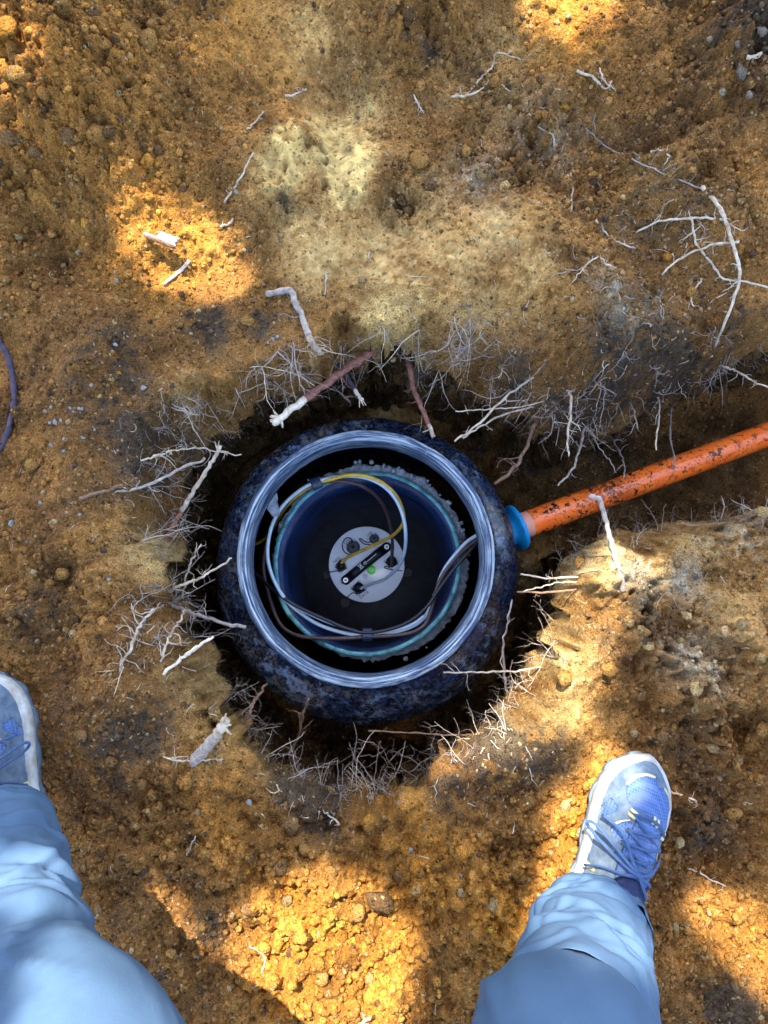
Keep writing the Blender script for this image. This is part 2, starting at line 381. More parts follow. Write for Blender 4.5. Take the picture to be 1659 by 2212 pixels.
deep = np.clip(-d_lip / 0.05, 0, 1)[..., None]          # darker brown in the wall and at the bottom
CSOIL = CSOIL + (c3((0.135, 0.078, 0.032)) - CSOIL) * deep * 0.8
CSOIL = CSOIL * np.clip(1 + .13 * N_C2 + .14 * N_C1 + .10 * N_FIN, .45, 1.7)[..., None]
CSOIL = np.clip(CSOIL, 0.01, 0.8).astype(np.float32)
def soil_at(x, y):
    ix = int(np.clip((x - FX0) / STEP, 0, NX - 1)); iy = int(np.clip((y - FY0) / STEP, 0, NY - 1)); return CSOIL[iy, ix]

# sheet: fine lines in the middle, widening to 400 m
grow = [0.0048 * 1.32 ** i for i in range(1, 42)]
outs = np.cumsum(grow); outs = outs * (1.0 if outs[-1] > 300 else 300 / outs[-1])
ax = np.concatenate([FX0 - outs[::-1], xs, FX1 + outs]); ay = np.concatenate([FY0 - outs[::-1], ys, FY1 + outs])
AX, AY = np.meshgrid(ax, ay); K = len(outs)
AZ = np.zeros(AX.shape, np.float32); AC = np.empty((*AX.shape, 3), np.float32); AC[:] = (0.27, 0.14, 0.042)
dl = sdf(lip_xy, AX, AY); dc = sdf(crest_xy, AX, AY)
t_ = np.clip(-dc / np.maximum(-dc + np.maximum(dl, 0), 1e-4), 0, 1)
AZ = np.where(dc < 0, LIP_Z * (0.18 * t_ + 0.82 * t_ ** 2.2), 0) + sstep(0, 1, np.clip(-(dl - UNDER) / 0.012, 0, 1)) * (FLOOR_Z - LIP_Z)
far = np.clip(np.maximum(np.abs(AX), np.abs(AY)) - .8, 0, 1) * (dc > .1)
wob_ = np.sin(AX * 7.3 + 1.7 * np.sin(AY * 5.1)) * np.sin(AY * 6.7 + 1.3 * np.sin(AX * 4.3)); wob2 = np.sin(AX * 31 + 2 * np.sin(AY * 17)) * np.sin(AY * 27 + 2 * np.sin(AX * 13))
AZ = AZ + (mound(AX, AY) + far * (.025 * wob_ + .008 * wob2)) * (dc > 0)
AC *= (0.74 + .16 * wob_ + .10 * wob2)[..., None]
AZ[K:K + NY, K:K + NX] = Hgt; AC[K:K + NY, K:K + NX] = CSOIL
AL = np.ones(AX.shape, np.float32); AL[K:K + NY, K:K + NX] = np.clip(1.0 - 0.72 * np.maximum(SMOOTH, W_CLAY * .9), 0.28, 1)
ny, nx = AX.shape
idx = np.arange(ny * nx).reshape(ny, nx)
FQ = np.stack([idx[:-1, :-1].ravel(), idx[:-1, 1:].ravel(), idx[1:, 1:].ravel(), idx[1:, :-1].ravel()], 1)
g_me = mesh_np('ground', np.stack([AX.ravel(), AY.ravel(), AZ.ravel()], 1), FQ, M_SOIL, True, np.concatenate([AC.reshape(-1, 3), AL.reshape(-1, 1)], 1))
ground = link(bpy.data.objects.new('ground', g_me), kind='structure', label='dug ochre earth with an open pit and pipe trench')

# crumbly wall face of the pit and trench, with bulges and overhangs, standing just proud of the drop in the sheet
wp = smooth_path([Vector((x, y, 0)) for x, y in lip_xy] + [Vector((*lip_xy[0], 0))], 10)
wl_ = [0.0]
for a_, b_ in zip(wp[:-1], wp[1:]): wl_.append(wl_[-1] + (b_ - a_).length)
S = np.arange(0, wl_[-1], 0.0032); WX = np.interp(S, wl_, [p.x for p in wp]); WY = np.interp(S, wl_, [p.y for p in wp])
def blur(a, k):
    p = np.concatenate([a[-k:], a, a[:k]]); c = np.cumsum(np.insert(p, 0, 0)); return ((c[2 * k + 1:] - c[:-2 * k - 1]) / (2 * k + 1))[:len(a)]
WX, WY = blur(WX, 8), blur(WY, 8)
tx, ty = np.gradient(blur(WX, 12)), np.gradient(blur(WY, 12)); tl = np.hypot(tx, ty) + 1e-9
nxw, nyw = -ty / tl, tx / tl
cx_, cy_ = WX + nxw * .01, WY + nyw * .01
if np.median(sdf(lip_xy, cx_, cy_)) > 0: nxw, nyw = -nxw, -nyw
def tap(N, a, b): return N[(a / STEP).astype(int) % NY, (b / STEP).astype(int) % NX]
xl = tap(N_XL, WY - FY0, WX - FX0)
def tapz(A, x, y):
    fx = np.clip((x - FX0) / STEP, 0, NX - 1.001); fy = np.clip((y - FY0) / STEP, 0, NY - 1.001); ix = fx.astype(int); iy = fy.astype(int); fx = fx - ix; fy = fy - iy
    return (A[iy, ix] * (1 - fx) + A[iy, ix + 1] * fx) * (1 - fy) + (A[iy + 1, ix] * (1 - fx) + A[iy + 1, ix + 1] * fx) * fy
lip_off = -0.003 * np.clip(xl, -2.2, 2.2)
NA_ = 36; NB_ = 104; NZW = NA_ + NB_
oa = np.linspace(-0.100, 0.0, NA_)[:, None] + lip_off[None, :] + 0 * xl[None, :]
rag = 0.0012 * tap(N_SML, 0 * S + 2.0, S) + 0.004 * tap(N_MID, 0 * S + 2.0, S)
oa = oa + rag[None, :] * np.linspace(0, 1, NA_)[:, None] ** 2
ax_, ay_ = WX[None, :] + nxw[None, :] * oa, WY[None, :] + nyw[None, :] * oa
inside_ = (WX < FX1 - .05)[None, :]
za = np.where(inside_, tapz(Hs, ax_, ay_), LIP_Z)
rim_ = np.linspace(0, 1, NA_)[:, None]
za = za + 0.0012 * np.clip(rim_ * 6, 0, 1) - 0.008 * np.clip(1 - rim_ * 9, 0, 1) - 0.022 * np.clip((rim_ - .72) / .28, 0, 1) ** 2.2
q = np.linspace(0, 1, NB_ + 1)[1:, None]
zb = za[-1][None, :] + (FLOOR_Z - 0.04 - za[-1][None, :]) * q ** 1.15
sb = np.broadcast_to(S[None, :], zb.shape); amp = np.clip(q * 5, 0, 1) ** 1.3
disp = 0.011 * tap(N_MID, zb + 4, sb) + 0.007 * tap(N_SML, zb + 4, sb) + 0.0025 * tap(N_FIN, zb + 4, sb) + 0.008 * tap(N_C1, zb + 4, sb)
cut = np.where(WX > 0.36, 0.5, 1.0)[None, :]
ob = oa[-1][None, :] + 0.004 * np.sin(np.clip(q * 12, 0, 1) * pi) - (UNDER - 0.018) * cut * sstep(0.02, 0.40, q) + np.clip(disp, -0.016, 0.02) * amp
off = np.concatenate([oa, ob]); zz = np.concatenate([za, zb])
WV = np.stack([(WX[None, :] + nxw[None, :] * off).ravel(), (WY[None, :] + nyw[None, :] * off).ravel(), zz.ravel()], 1)
ns = len(S); wi = np.arange(NZW * ns).reshape(NZW, ns); wj = np.roll(wi, -1, 1)
WF = np.stack([wi[:-1].ravel(), wj[:-1].ravel(), wj[1:].ravel(), wi[1:].ravel()], 1)
def tapc(x, y):
    return CSOIL[np.clip((y - FY0) / STEP, 0, NY - 1).astype(int), np.clip((x - FX0) / STEP, 0, NX - 1).astype(int)]
ca_ = tapc(ax_, ay_)
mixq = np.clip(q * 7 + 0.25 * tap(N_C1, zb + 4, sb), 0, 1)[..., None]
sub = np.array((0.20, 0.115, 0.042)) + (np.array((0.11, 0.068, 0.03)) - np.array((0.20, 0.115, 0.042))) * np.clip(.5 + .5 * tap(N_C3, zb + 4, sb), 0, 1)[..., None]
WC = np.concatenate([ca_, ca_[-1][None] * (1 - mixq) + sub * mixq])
sel = (WX[WF[:, 0] % ns] < 1.6)
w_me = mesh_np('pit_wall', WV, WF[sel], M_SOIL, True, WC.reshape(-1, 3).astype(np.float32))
link(bpy.data.objects.new('pit_wall', w_me), kind='structure', label='crumbly earth wall of the pit and trench')

# ------------------------------------------------------------------ shade tree that stands up-sun, outside the picture
SUNSPOTS = [  # (outline in picture units, height of the surface it falls on)
    ([(262,462),(335,440),(420,465),(490,528),(520,595),(500,628),(440,632),(385,622),(310,580),(265,550),(282,505)], 0.0),
    ([(1140,-120),(1330,-120),(1300,40),(1235,78),(1165,55)], 0.0),
    ([(1420,1205),(1300,1190),(1235,1215),(1160,1290),(1135,1370),(1090,1450),(1040,1520),(930,1585),(970,1665),(1085,1648),(1180,1612),(1260,1545),(1300,1440),(1310,1350),(1330,1290),(1410,1255)], -0.02),
    ([(1180,1900),(1215,1760),(1280,1640),(1350,1620),(1370,1700),(1300,1790),(1290,1880),(1230,1960)], 0.03),
    ([(1160,1960),(1250,1900),(1330,1930),(1390,2010),(1410,2080),(1300,2090),(1200,2060)], 0.25),
    ([(470,2040),(520,1985),(600,1945),(700,1895),(790,1920),(860,1990),(885,2060),(870,2140),(860,2300),(560,2300)], 0.0),
    ([(1490,1950),(1560,1955),(1650,1990),(1690,2140),(1610,2080),(1540,2010)], 0.0),
    ([(-20,1880),(60,1835),(120,1840),(185,1930),(165,1965),(60,1985),(-60,1990)], 0.31),
    ([(-40,30),(62,45),(60,150),(30,195),(-40,200)], 0.0),
]
TAN = Vector((TO_SUN.x / TO_SUN.z, TO_SUN.y / TO_SUN.z))
spots = []
for pts, z in SUNSPOTS:
    q = [on(u, v) if z == 0.0 else at(u, v, z) for u, v in pts]
    spots.append(np.array([(w.x - TAN.x * w.z, w.y - TAN.y * w.z) for w in q]))
NL = 52000
tc0 = Vector((TAN.x * 3.2, TAN.y * 3.2 + 0.15, 3.2))
lp = RNG.normal(size=(NL, 3)); lp /= np.linalg.norm(lp, axis=1)[:, None]
lp *= (RNG.random(NL) ** (1 / 2.6))[:, None]
lp = lp * np.array([1.9, 1.9, 0.75]) + np.array(tc0)
lump = np.sin(lp[:, 0] * 3.1 + 1.0) * np.sin(lp[:, 1] * 2.7) * np.sin(lp[:, 2] * 3.3)
gx = lp[:, 0] - TAN.x * lp[:, 2]; gy = lp[:, 1] - TAN.y * lp[:, 2]
keep = np.ones(NL, bool)
for s_ in spots:
    keep &= sdf([tuple(p) for p in s_], gx, gy) > 0.030  # crown gaps shaped here so sunlight lands on the outlined patches
lp = lp[keep]; NL = len(lp)
d1 = RNG.normal(size=(NL, 3)); d1 /= np.linalg.norm(d1, axis=1)[:, None]
d2 = np.cross(d1, RNG.normal(size=(NL, 3))); d2 /= np.linalg.norm(d2, axis=1)[:, None]
ls = RNG.uniform(0.030, 0.048, NL)[:, None]
LV = np.stack([lp - d1 * ls, lp + d2 * ls * 0.5 - d1 * ls * 0.1, lp + d1 * ls, lp - d2 * ls * 0.5 - d1 * ls * 0.1], 1).reshape(-1, 3)
LF = np.arange(NL * 4).reshape(NL, 4)
M_LEAF = mat('leaf', (0.07, 0.12, 0.03), 0.6, (0.04, 0.075, 0.02), 3)
M_BARK = mat('tree_bark', (0.16, 0.12, 0.09), 0.9, (0.06, 0.045, 0.035), 14, bump=0.8)
tree = empty('shade_tree', (tc0.x - 1.55, tc0.y + 0.1, 0.0), 'leafy tree out of view whose crown shades the dig', 'tree')
cr = mesh_np('crown', LV - np.array(tree.location), LF, M_LEAF, False)
link(bpy.data.objects.new('crown', cr), tree)
tp = smooth_path([tree.location + Vector(p) for p in ((0, 0, -.1), (.05, -.02, .8), (0, .05, 1.6), (.0, -.05, 2.5), (-.05, .0, 3.3))], 5)
tv, tf = tube(tp, np.linspace(0.17, 0.05, len(tp)), 12)
TV, TF = list(tv), list(tf)
for k in range(9):
    a = k * 2.4; b0 = tp[10 + k % 9]; e = b0 + Vector((cos(a) * .45 - .3, sin(a) * .45 - .3, 0.4 + 0.05 * k))
    v, f = tube(smooth_path([b0, b0.lerp(e, .5) + Vector((0, 0, .15)), e], 4), np.linspace(.05, .012, 9), 6, base=len(TV)); TV += v; TF += f
mk('trunk', TV, TF, M_BARK, tree)

# ------------------------------------------------------------------ the plastic vault sunk in the pit
M_TANK = bpy.data.materials.new('scuffed_navy_plastic'); M_TANK.use_nodes = True
nt = M_TANK.node_tree; b = nt.nodes['Principled BSDF']; b.inputs['Roughness'].default_value = 0.42; b.inputs['Specular IOR Level'].default_value = 0.45
geo = nt.nodes.new('ShaderNodeNewGeometry'); src = geo.outputs['Position']
f1 = node_noise(nt, src, 34, 9, 0.78, (0.47, 0.60)); f2 = node_noise(nt, src, 150, 9, 0.8, (0.50, 0.58)); f3 = node_noise(nt, src, 11, 7, 0.75, (0.50, 0.60)); f4 = node_noise(nt, src, 300, 5, 0.8, (0.57, 0.63))
def mul_(a_, b_):
    x = nt.nodes.new('ShaderNodeMath'); x.operation = 'MULTIPLY'; nt.links.new(a_, x.inputs[0])
    if hasattr(b_, 'links'): nt.links.new(b_, x.inputs[1])
    else: x.inputs[1].default_value = b_
    return x.outputs[0]
f0 = node_noise(nt, src, 6, 5, 0.65, (0.42, 0.56)); f7 = node_noise(nt, src, 42, 9, 0.78, (0.51, 0.56))
c = node_mix(nt, f1, (0.0030, 0.0045, 0.010), (0.007, 0.018, 0.055))
c = node_mix(nt, mul_(f2, 0.07), c, (0.16, 0.25, 0.38))
c = node_mix(nt, mul_(mul_(f7, f0), 0.42), c, (0.27, 0.39, 0.53))
f5 = node_noise(nt, src, 120, 8, 0.78, (0.47, 0.56)); c = node_mix(nt, mul_(mul_(f5, f3), 0.8), c, (0.15, 0.115, 0.07))
nt.links.new(c, b.inputs['Base Color'])
rr = nt.nodes.new('ShaderNodeMapRange'); rr.inputs[3].default_value = 0.20; rr.inputs[4].default_value = 0.5; nt.links.new(f2, rr.inputs[0]); nt.links.new(rr.outputs[0], b.inputs['Roughness'])
bp = nt.nodes.new('ShaderNodeBump'); bp.inputs['Strength'].default_value = 0.14; bp.inputs['Distance'].default_value = 0.003; nt.links.new(node_noise(nt, src, 70, 7, 0.7), bp.inputs['Height']); nt.links.new(bp.outputs[0], b.inputs['Normal'])

TC = at(790, 1202, -0.15)
TXY = (TC.x, TC.y)
# worn rim: streaks run round the ring, so the noise is taken in (angle, radius)
M_RIM = bpy.data.materials.new('worn_rim_plastic'); M_RIM.use_nodes = True
nt = M_RIM.node_tree; b = nt.nodes['Principled BSDF']; b.inputs['Roughness'].default_value = 0.5; b.inputs['Specular IOR Level'].default_value = 0.4
uvn = nt.nodes.new('ShaderNodeAttribute'); uvn.attribute_name = 'round'; src = uvn.outputs['Vector']
mp = nt.nodes.new('ShaderNodeMapping'); mp.inputs['Scale'].default_value = (0.35, 420, 0); nt.links.new(src, mp.inputs[0])
s1 = node_noise(nt, mp.outputs[0], 1.0, 4, 0.6, (0.36, 0.60))
mp2 = nt.nodes.new('ShaderNodeMapping'); mp2.inputs['Scale'].default_value = (1.3, 150, 0); nt.links.new(src, mp2.inputs[0])
s2 = node_noise(nt, mp2.outputs[0], 1.0, 6, 0.7, (0.42, 0.58))
c = node_mix(nt, s1, (0.008, 0.018, 0.045), (0.05, 0.10, 0.18))
c = node_mix(nt, s2, c, node_mix(nt, s1, (0.075, 0.145, 0.24), (0.52, 0.60, 0.63)))
wr = nt.nodes.new('ShaderNodeAttribute'); wr.attribute_name = 'wear'
wx = nt.nodes.new('ShaderNodeMath'); wx.operation = 'MULTIPLY_ADD'; wx.inputs[1].default_value = 0.5; wx.inputs[2].default_value = 0.0; nt.links.new(s2, wx.inputs[0])
wy = nt.nodes.new('ShaderNodeMath'); wy.operation = 'MULTIPLY_ADD'; wy.use_clamp = True; nt.links.new(wr.outputs['Fac'], wy.inputs[0]); wy.inputs[1].default_value = 0.85; nt.links.new(wx.outputs[0], wy.inputs[2])
c = node_mix(nt, wy.outputs[0], (0.012, 0.028, 0.070), c)
g = nt.nodes.new('ShaderNodeNewGeometry')
s3 = node_noise(nt, g.outputs['Position'], 55, 7, 0.75, (0.60, 0.70))
c = node_mix(nt, s3, c, (0.30, 0.22, 0.13))
nt.links.new(c, b.inputs['Base Color'])
bp = nt.nodes.new('ShaderNodeBump'); bp.inputs['Strength'].default_value = 0.25; bp.inputs['Distance'].default_value = 0.002; nt.links.new(s1, bp.inputs['Height']); nt.links.new(bp.outputs[0], b.inputs['Normal'])

vault = empty('plastic_vault', (TC.x, TC.y, -0.66), 'round navy plastic vault with a worn pale rim sunk in the pit', 'vault')
offs = lambda z: -0.021 * float(np.clip((-0.158 - z) / 0.10, 0, 1))
N = 160
def lumpy(a, j): return 0.0025 * fbm(cos(a) * 1.5, sin(a) * 1.5, j * 0.3, 1.4, 3) + 0.0012 * fbm(cos(a) * 6, sin(a) * 6, j * 0.7, 1.0, 3)
bodyp = [(0.2275,-0.160),(0.2300,-0.168),(0.2340,-0.172),(0.2430,-0.174),(0.2480,-0.178),(0.2570,-0.184),(0.2660,-0.194),(0.2740,-0.208),(0.2800,-0.226),(0.2840,-0.248),(0.2862,-0.275),(0.2866,-0.30),(0.2850,-0.34),(0.2800,-0.37),(0.2780,-0.40),(0.2800,-0.44),(0.2790,-0.55),(0.276,-0.68)]
V, F = lathe(bodyp, N, TXY, offs, jitter=lumpy); mk('body', V, F, M_TANK, vault)
rimp = [(0.2055,-0.200),(0.2070,-0.166),(0.2085,-0.1555),(0.2110,-0.1505),(0.2135,-0.1500),(0.2142,-0.1508),(0.2158,-0.1508),(0.2165,-0.1492),(0.2195,-0.1490),(0.2203,-0.1502),(0.2220,-0.1502),(0.2228,-0.1495),(0.2255,-0.1505),(0.2275,-0.1540),(0.2280,-0.1610),(0.2270,-0.1650)]
NR = 256
V, F = lathe(rimp, NR, TXY, jitter=lambda a, j: 0.0009 * fbm(cos(a) * 3, sin(a) * 3, j * .05, 1.5, 3))
rim = mk('rim', V, F, M_RIM, vault)
at_ = rim.data.attributes.new('round', 'FLOAT_VECTOR', 'POINT')
at_.data.foreach_set('vector', np.array([(abs(((i % NR) / NR) * 2 - 1) * pi * 2, rimp[i // NR][0] + rimp[i // NR][1] * .4, (i % NR) / NR if (i % NR) / NR < .5 else 1 - (i % NR) / NR) for i in range(len(V))], np.float32).ravel())
wa_ = rim.data.attributes.new('wear', 'FLOAT', 'POINT'); WEAR = [0, .05, .25, .5, .4, .05, .1, .7, 1, .35, .3, .9, 1, .7, .3, .1]
wa_.data.foreach_set('value', np.array([WEAR[i // NR] for i in range(NR * len(rimp))], np.float32))
M_INK = mat('black_plastic_inside', (0.012, 0.013, 0.016), 0.6, (0.006, 0.006, 0.008), 20)
V, F = lathe([(0.2052,-0.201),(0.228,-0.225),(0.262,-0.27),(0.272,-0.34),(0.270,-0.66),(0.262,-0.90),(0.001,-0.90)], 96, TXY, lambda z: -0.010 * float(np.clip((-0.2 - z) / 0.1, 0, 1)))
mk('inner_wall', V, F, M_INK, vault)
# mortar slapped on the inside of the vault
M_MORTAR = mat('grey_mortar', (0.36, 0.40, 0.44), 0.95, (0.17, 0.19, 0.21), 60, bump=0.9, bscale=160)
def splat(name, u, v, z, ru, rv, ang, mat_, parent, th=0.012, seed=0, normal=None):
    c = at(u, v, z); n = normal or Vector((0, 0, 1)); t1 = n.orthogonal().normalized(); t2 = n.cross(t1)
    V = []; F = []; NA, NR_ = 28, 5
    for j in range(NR_ + 1):
        q = j / NR_
        for i in range(NA):
            a = 2 * pi * i / NA; w = 1 + 0.35 * fbm(cos(a), sin(a), seed, 1.8, 3)
            x = cos(a) * q * ru * w; y = sin(a) * q * rv * w
            xr, yr = x * cos(ang) - y * sin(ang), x * sin(ang) + y * cos(ang)
            V.append(c + t1 * xr + t2 * yr + n * (th * (1 - q ** 2.5) * (0.8 + 0.5 * fbm(x, y, seed, 90, 3)) - 0.001))
    for j in range(NR_):
        for i in range(NA): F.append((j * NA + i, j * NA + (i + 1) % NA, (j + 1) * NA + (i + 1) % NA, (j + 1) * NA + i))
    return mk(name, V, F, mat_, parent)
def inwall(u, v, z):   # normal facing the axis of the vault
    c = at(u, v, z); return Vector((TXY[0] - c.x, TXY[1] - c.y, 0.06)).normalized()
splat('mortar_patch', 583, 1075, -0.245, 0.018, 0.042, 0.0, M_MORTAR, vault, 0.006, 3, Vector((0.75, -0.35, 0.75)).normalized())
splat('mortar_patch', 920, 985, -0.30, 0.016, 0.035, 0.6, mat('dark_mortar', (0.12, 0.14, 0.17), 0.9, (0.03, 0.035, 0.05), 70, bump=.7), vault, 0.008, 5, Vector((-0.5, -0.55, 0.6)).normalized())

# ------------------------------------------------------------------ inner tube with mortar collar
M_TUBE = mat('blue_tube_plastic', (0.028, 0.075, 0.24), 0.2, (0.006, 0.016, 0.055), 16, detail=8, spec=0.5, lo=0.35, hi=0.62)
M_TRIM = mat('green_tube_edge', (0.13, 0.36, 0.40), 0.45, (0.010, 0.09, 0.085), 45, lo=0.35, hi=0.6)
M_FLOORP = mat('damp_tube_floor', (0.012, 0.017, 0.032), 0.3, (0.003, 0.004, 0.006), 22, detail=8, lo=.42, hi=.58, spec=0.12)
RZ = -0.30
IC = at(793, 1215, RZ)
IXY = (IC.x, IC.y)
RT = (at(995, 1215, RZ).x - at(591, 1215, RZ).x) / 2
FL = at(804, 1236, -0.80)
tubeo = empty('liner_tube', (IC.x, IC.y, -0.80), 'blue liner pipe standing on end inside the vault, edge green', 'pipe')
wob = lambda a, j: 0.0022 * sin(2 * a + 0.6) + 0.0014 * fbm(cos(a) * 2, sin(a) * 2, 1.0, 1.5, 3)
tilt_z = lambda V, c: [(x, y, z + 0.035 * ((y - c[1])) * (1 if z > -0.7 else 0)) for x, y, z in V]
V, F = lathe([(RT - 0.009, RZ + 0.001), (RT - 0.0105, RZ - 0.004), (RT - 0.011, RZ - 0.2), (RT - 0.011, -0.80)], 128, IXY, jitter=wob); mk('inner_wall', V, F, M_TUBE, tubeo)
V, F = lathe([(RT - 0.009, RZ + 0.001), (RT - 0.0085, RZ + 0.0025), (RT - 0.001, RZ + 0.002), (RT, RZ - 0.002), (RT, RZ - 0.05), (RT - 0.001, RZ - 0.4)], 128, IXY, jitter=wob); mk('cut_edge', V, F, M_TRIM, tubeo)
V, F = lathe([(0.001, -0.795), (0.06, -0.794), (0.12, -0.795), (RT - 0.006, -0.797)], 64, IXY); mk('floor', V, F, M_FLOORP, tubeo)
NA, NQ = 220, 7; V = []; F = []
for j in range(NQ):
    q = j / (NQ - 1)
    for i in range(NA):
        a = 2 * pi * i / NA
        th = 0.005 + 0.014 * (0.5 + 0.5 * cos(a - 0.35)) + 0.006 * fbm(cos(a) * 3, sin(a) * 3, 7, 1.5, 4)
        top = RZ - 0.020 + 0.006 * cos(a - 0.5) + 0.012 * fbm(cos(a) * 4, sin(a) * 4, 2, 2.0, 4) + 0.010 * sin(a - 0.4)
        r = RT - 0.001 + th * min(1.0, q * 2.2) + 0.005 * fbm(cos(a) * 22, sin(a) * 22, q * 5, 1.2, 3) * min(1, q * 3)
        z = top - 0.006 * q - (0.0 if q < 0.5 else (q - 0.5) * 0.22) + 0.006 * fbm(cos(a) * 26, sin(a) * 26, 9 + q * 4, 1.2, 4)
        V.append((IXY[0] + r * cos(a), IXY[1] + r * sin(a), z))
for j in range(NQ - 1):
    for i in range(NA): F.append((j * NA + i, j * NA + (i + 1) % NA, (j + 1) * NA + (i + 1) % NA, (j + 1) * NA + i))
mk('mortar_collar', V, F, M_MORTAR, tubeo)
for k in range(46):
    a = random.gauss(0.6, 0.75); r = RT + random.uniform(0.004, 0.020); s = random.uniform(0.002, 0.0065)
    bm = bmesh.new(); bmesh.ops.create_icosphere(bm, subdivisions=1, radius=s)
    for q in bm.verts: q.co *= 1 + 0.35 * fbm(*q.co, s=150) ; q.co.z *= 0.7
    c0 = Vector((IXY[0] + r * cos(a), IXY[1] + r * sin(a), RZ - 0.014 + 0.010 * sin(a - .4)))
    mk('mortar_lump', [q.co + c0 for q in bm.verts], [[v.index for v in f.verts] for f in bm.faces], M_MORTAR, tubeo); bm.free()

# ------------------------------------------------------------------ buried instrument
PZ = -0.55
M_ALU = mat('brushed_aluminium', (0.86, 0.90, 0.92), 0.45, (0.78, 0.83, 0.86), 30, metal=0.0, spec=0.5)
M_BLK = mat('black_rubber', (0.009, 0.009, 0.011), 0.45, (0.005, 0.005, 0.006), 60, spec=0.22)
M_GRY = mat('grey_connector', (0.085, 0.095, 0.115), 0.5, (0.05, 0.055, 0.07), 80)
M_STL = mat('screw_steel', (0.75, 0.78, 0.80), 0.3, (0.55, 0.58, 0.6), 90, metal=0.8)
M_GRN = mat('level_green', (0.16, 0.75, 0.06), 0.25, (0.10, 0.62, 0.04), 60)
M_WHT = mat('white_print', (0.75, 0.77, 0.80), 0.6)
M_INKP = mat('black_print', (0.02, 0.02, 0.025), 0.7)
PC = at(*z2(813, 743), PZ)
R_P = (at(*z2(813 + 590, 743), PZ) - PC).length
inst = empty('seismic_instrument', (PC.x, PC.y, -0.795), 'metal topped cylindrical instrument with black handle at the bottom of the tube', 'instrument')
def lathe_at(name, prof, c, m, parent, n=32):
    V, F = lathe(prof, n, (c.x, c.y)); F.append(tuple(range((len(prof) - 1) * n, len(prof) * n))); F.append(tuple(reversed(range(n)))); return mk(name, V, F, m, parent)
lathe_at('case', [(R_P - .004, -0.792), (R_P - .004, PZ - .012)], PC, M_BLK, inst, 64)
lathe_at('top_plate', [(R_P - .002, PZ - .012), (R_P, PZ - .010), (R_P, PZ - .001), (R_P - .0012, PZ)], PC, M_ALU, inst, 96)
PS = (at(*z2(913, 743), PZ) - PC).length / 100.0      # metres per crop unit on the plate
def pp(x, y, z=0.0): return at(*z2(x, y), PZ) + Vector((0, 0, z))
# handle: rounded bar bridging two feet
ha, hb = pp(490, 992), pp(1125, 477); hd = (hb - ha); hl = hd.length; hu = hd.normalized(); hn = Vector((-hu.y, hu.x, 0))
V = []; F = []; NS, NC = 30, 16; hw = 76 * PS
for i in range(NS + 1):
    t = i / NS; s = -hw + t * (hl + 2 * hw)
    e = min(s + hw, hl + hw - s) / hw; wid = hw * (sqrt(max(0.0, 1 - (1 - min(1, e)) ** 2)) * 0.92 + 0.08) * (1.0 - 0.06 * sin(pi * t))
    q = min(1, max(0, (min(s, hl - s) - hw * .6) / (hw * 1.4))); top = 0.010 + 0.012 * (q * q * (3 - 2 * q))
    c0 = ha + hu * s
    for k in range(NC):
        a = 2 * pi * k / NC; ca, sa = cos(a), sin(a)
        V.append(c0 + hn * wid * (abs(ca) ** .7 * (1 if ca > 0 else -1)) + Vector((0, 0, .0005 + top * 0.5 + top * 0.5 * (abs(sa) ** .7 * (1 if sa > 0 else -1)))))
for i in range(NS):
    for k in range(NC): F.append((i * NC + k, i * NC + (k + 1) % NC, (i + 1) * NC + (k + 1) % NC, (i + 1) * NC + k))
F.append(tuple(range(NC))); F.append(tuple(reversed(range(NS * NC, NS * NC + NC))))
handle = mk('handle', V, F, M_BLK, inst)
def ring(name, c, r0, r1, z0, z1_, m, parent, n=24):
    V, F = lathe([(r0, z0), (r0, z1_), (r1, z1_), (r1, z0)], n, (c.x, c.y)); return mk(name, V, F, m, parent, smooth=False)
for c0 in (ha, hb):
    ring('bolt_ring', c0, 21 * PS, 37 * PS, PZ + .004, PZ + .0118, M_STL, handle); lathe_at('bolt', [(14 * PS, PZ + .004), (14 * PS, PZ + .0115)], c0, M_STL, handle, 12)
def strip(a, b, w, z, th=0.0008):
    a = Vector((a.x, a.y, z)); b = Vector((b.x, b.y, z)); d = (b - a).normalized(); n = Vector((-d.y, d.x, 0)) * w
    V = [a - n, b - n, b + n, a + n]; V += [v + Vector((0, 0, th)) for v in V]
    return V, [(0, 3, 2, 1), (4, 5, 6, 7), (0, 1, 5, 4), (1, 2, 6, 5), (2, 3, 7, 6), (3, 0, 4, 7)]
def strips(name, lines, w, z, m, parent):
    V, F = [], []
    for a, b in lines:
        v, f = strip(a, b, w, z); F += [tuple(i + len(V) for i in q) for q in f]; V += v
    return mk(name, V, F, m, parent, smooth=False)
zt = PZ + .0225
strips('arrow_mark', [(pp(965, 590), pp(815, 715)), (pp(770, 752), pp(786, 705)), (pp(786, 705), pp(818, 738)), (pp(818, 738), pp(770, 752))], 5 * PS, zt, M_WHT, handle)
strips('letter_n', [(pp(685, 770), pp(735, 820)), (pp(712, 748), pp(765, 798)), (pp(712, 748), pp(735, 820)), (pp(672, 785), pp(700, 760)), (pp(722, 835), pp(750, 808)), (pp(698, 760), pp(725, 736)), (pp(750, 810), pp(776, 786))], 5 * PS, zt + .0003, M_WHT, handle)
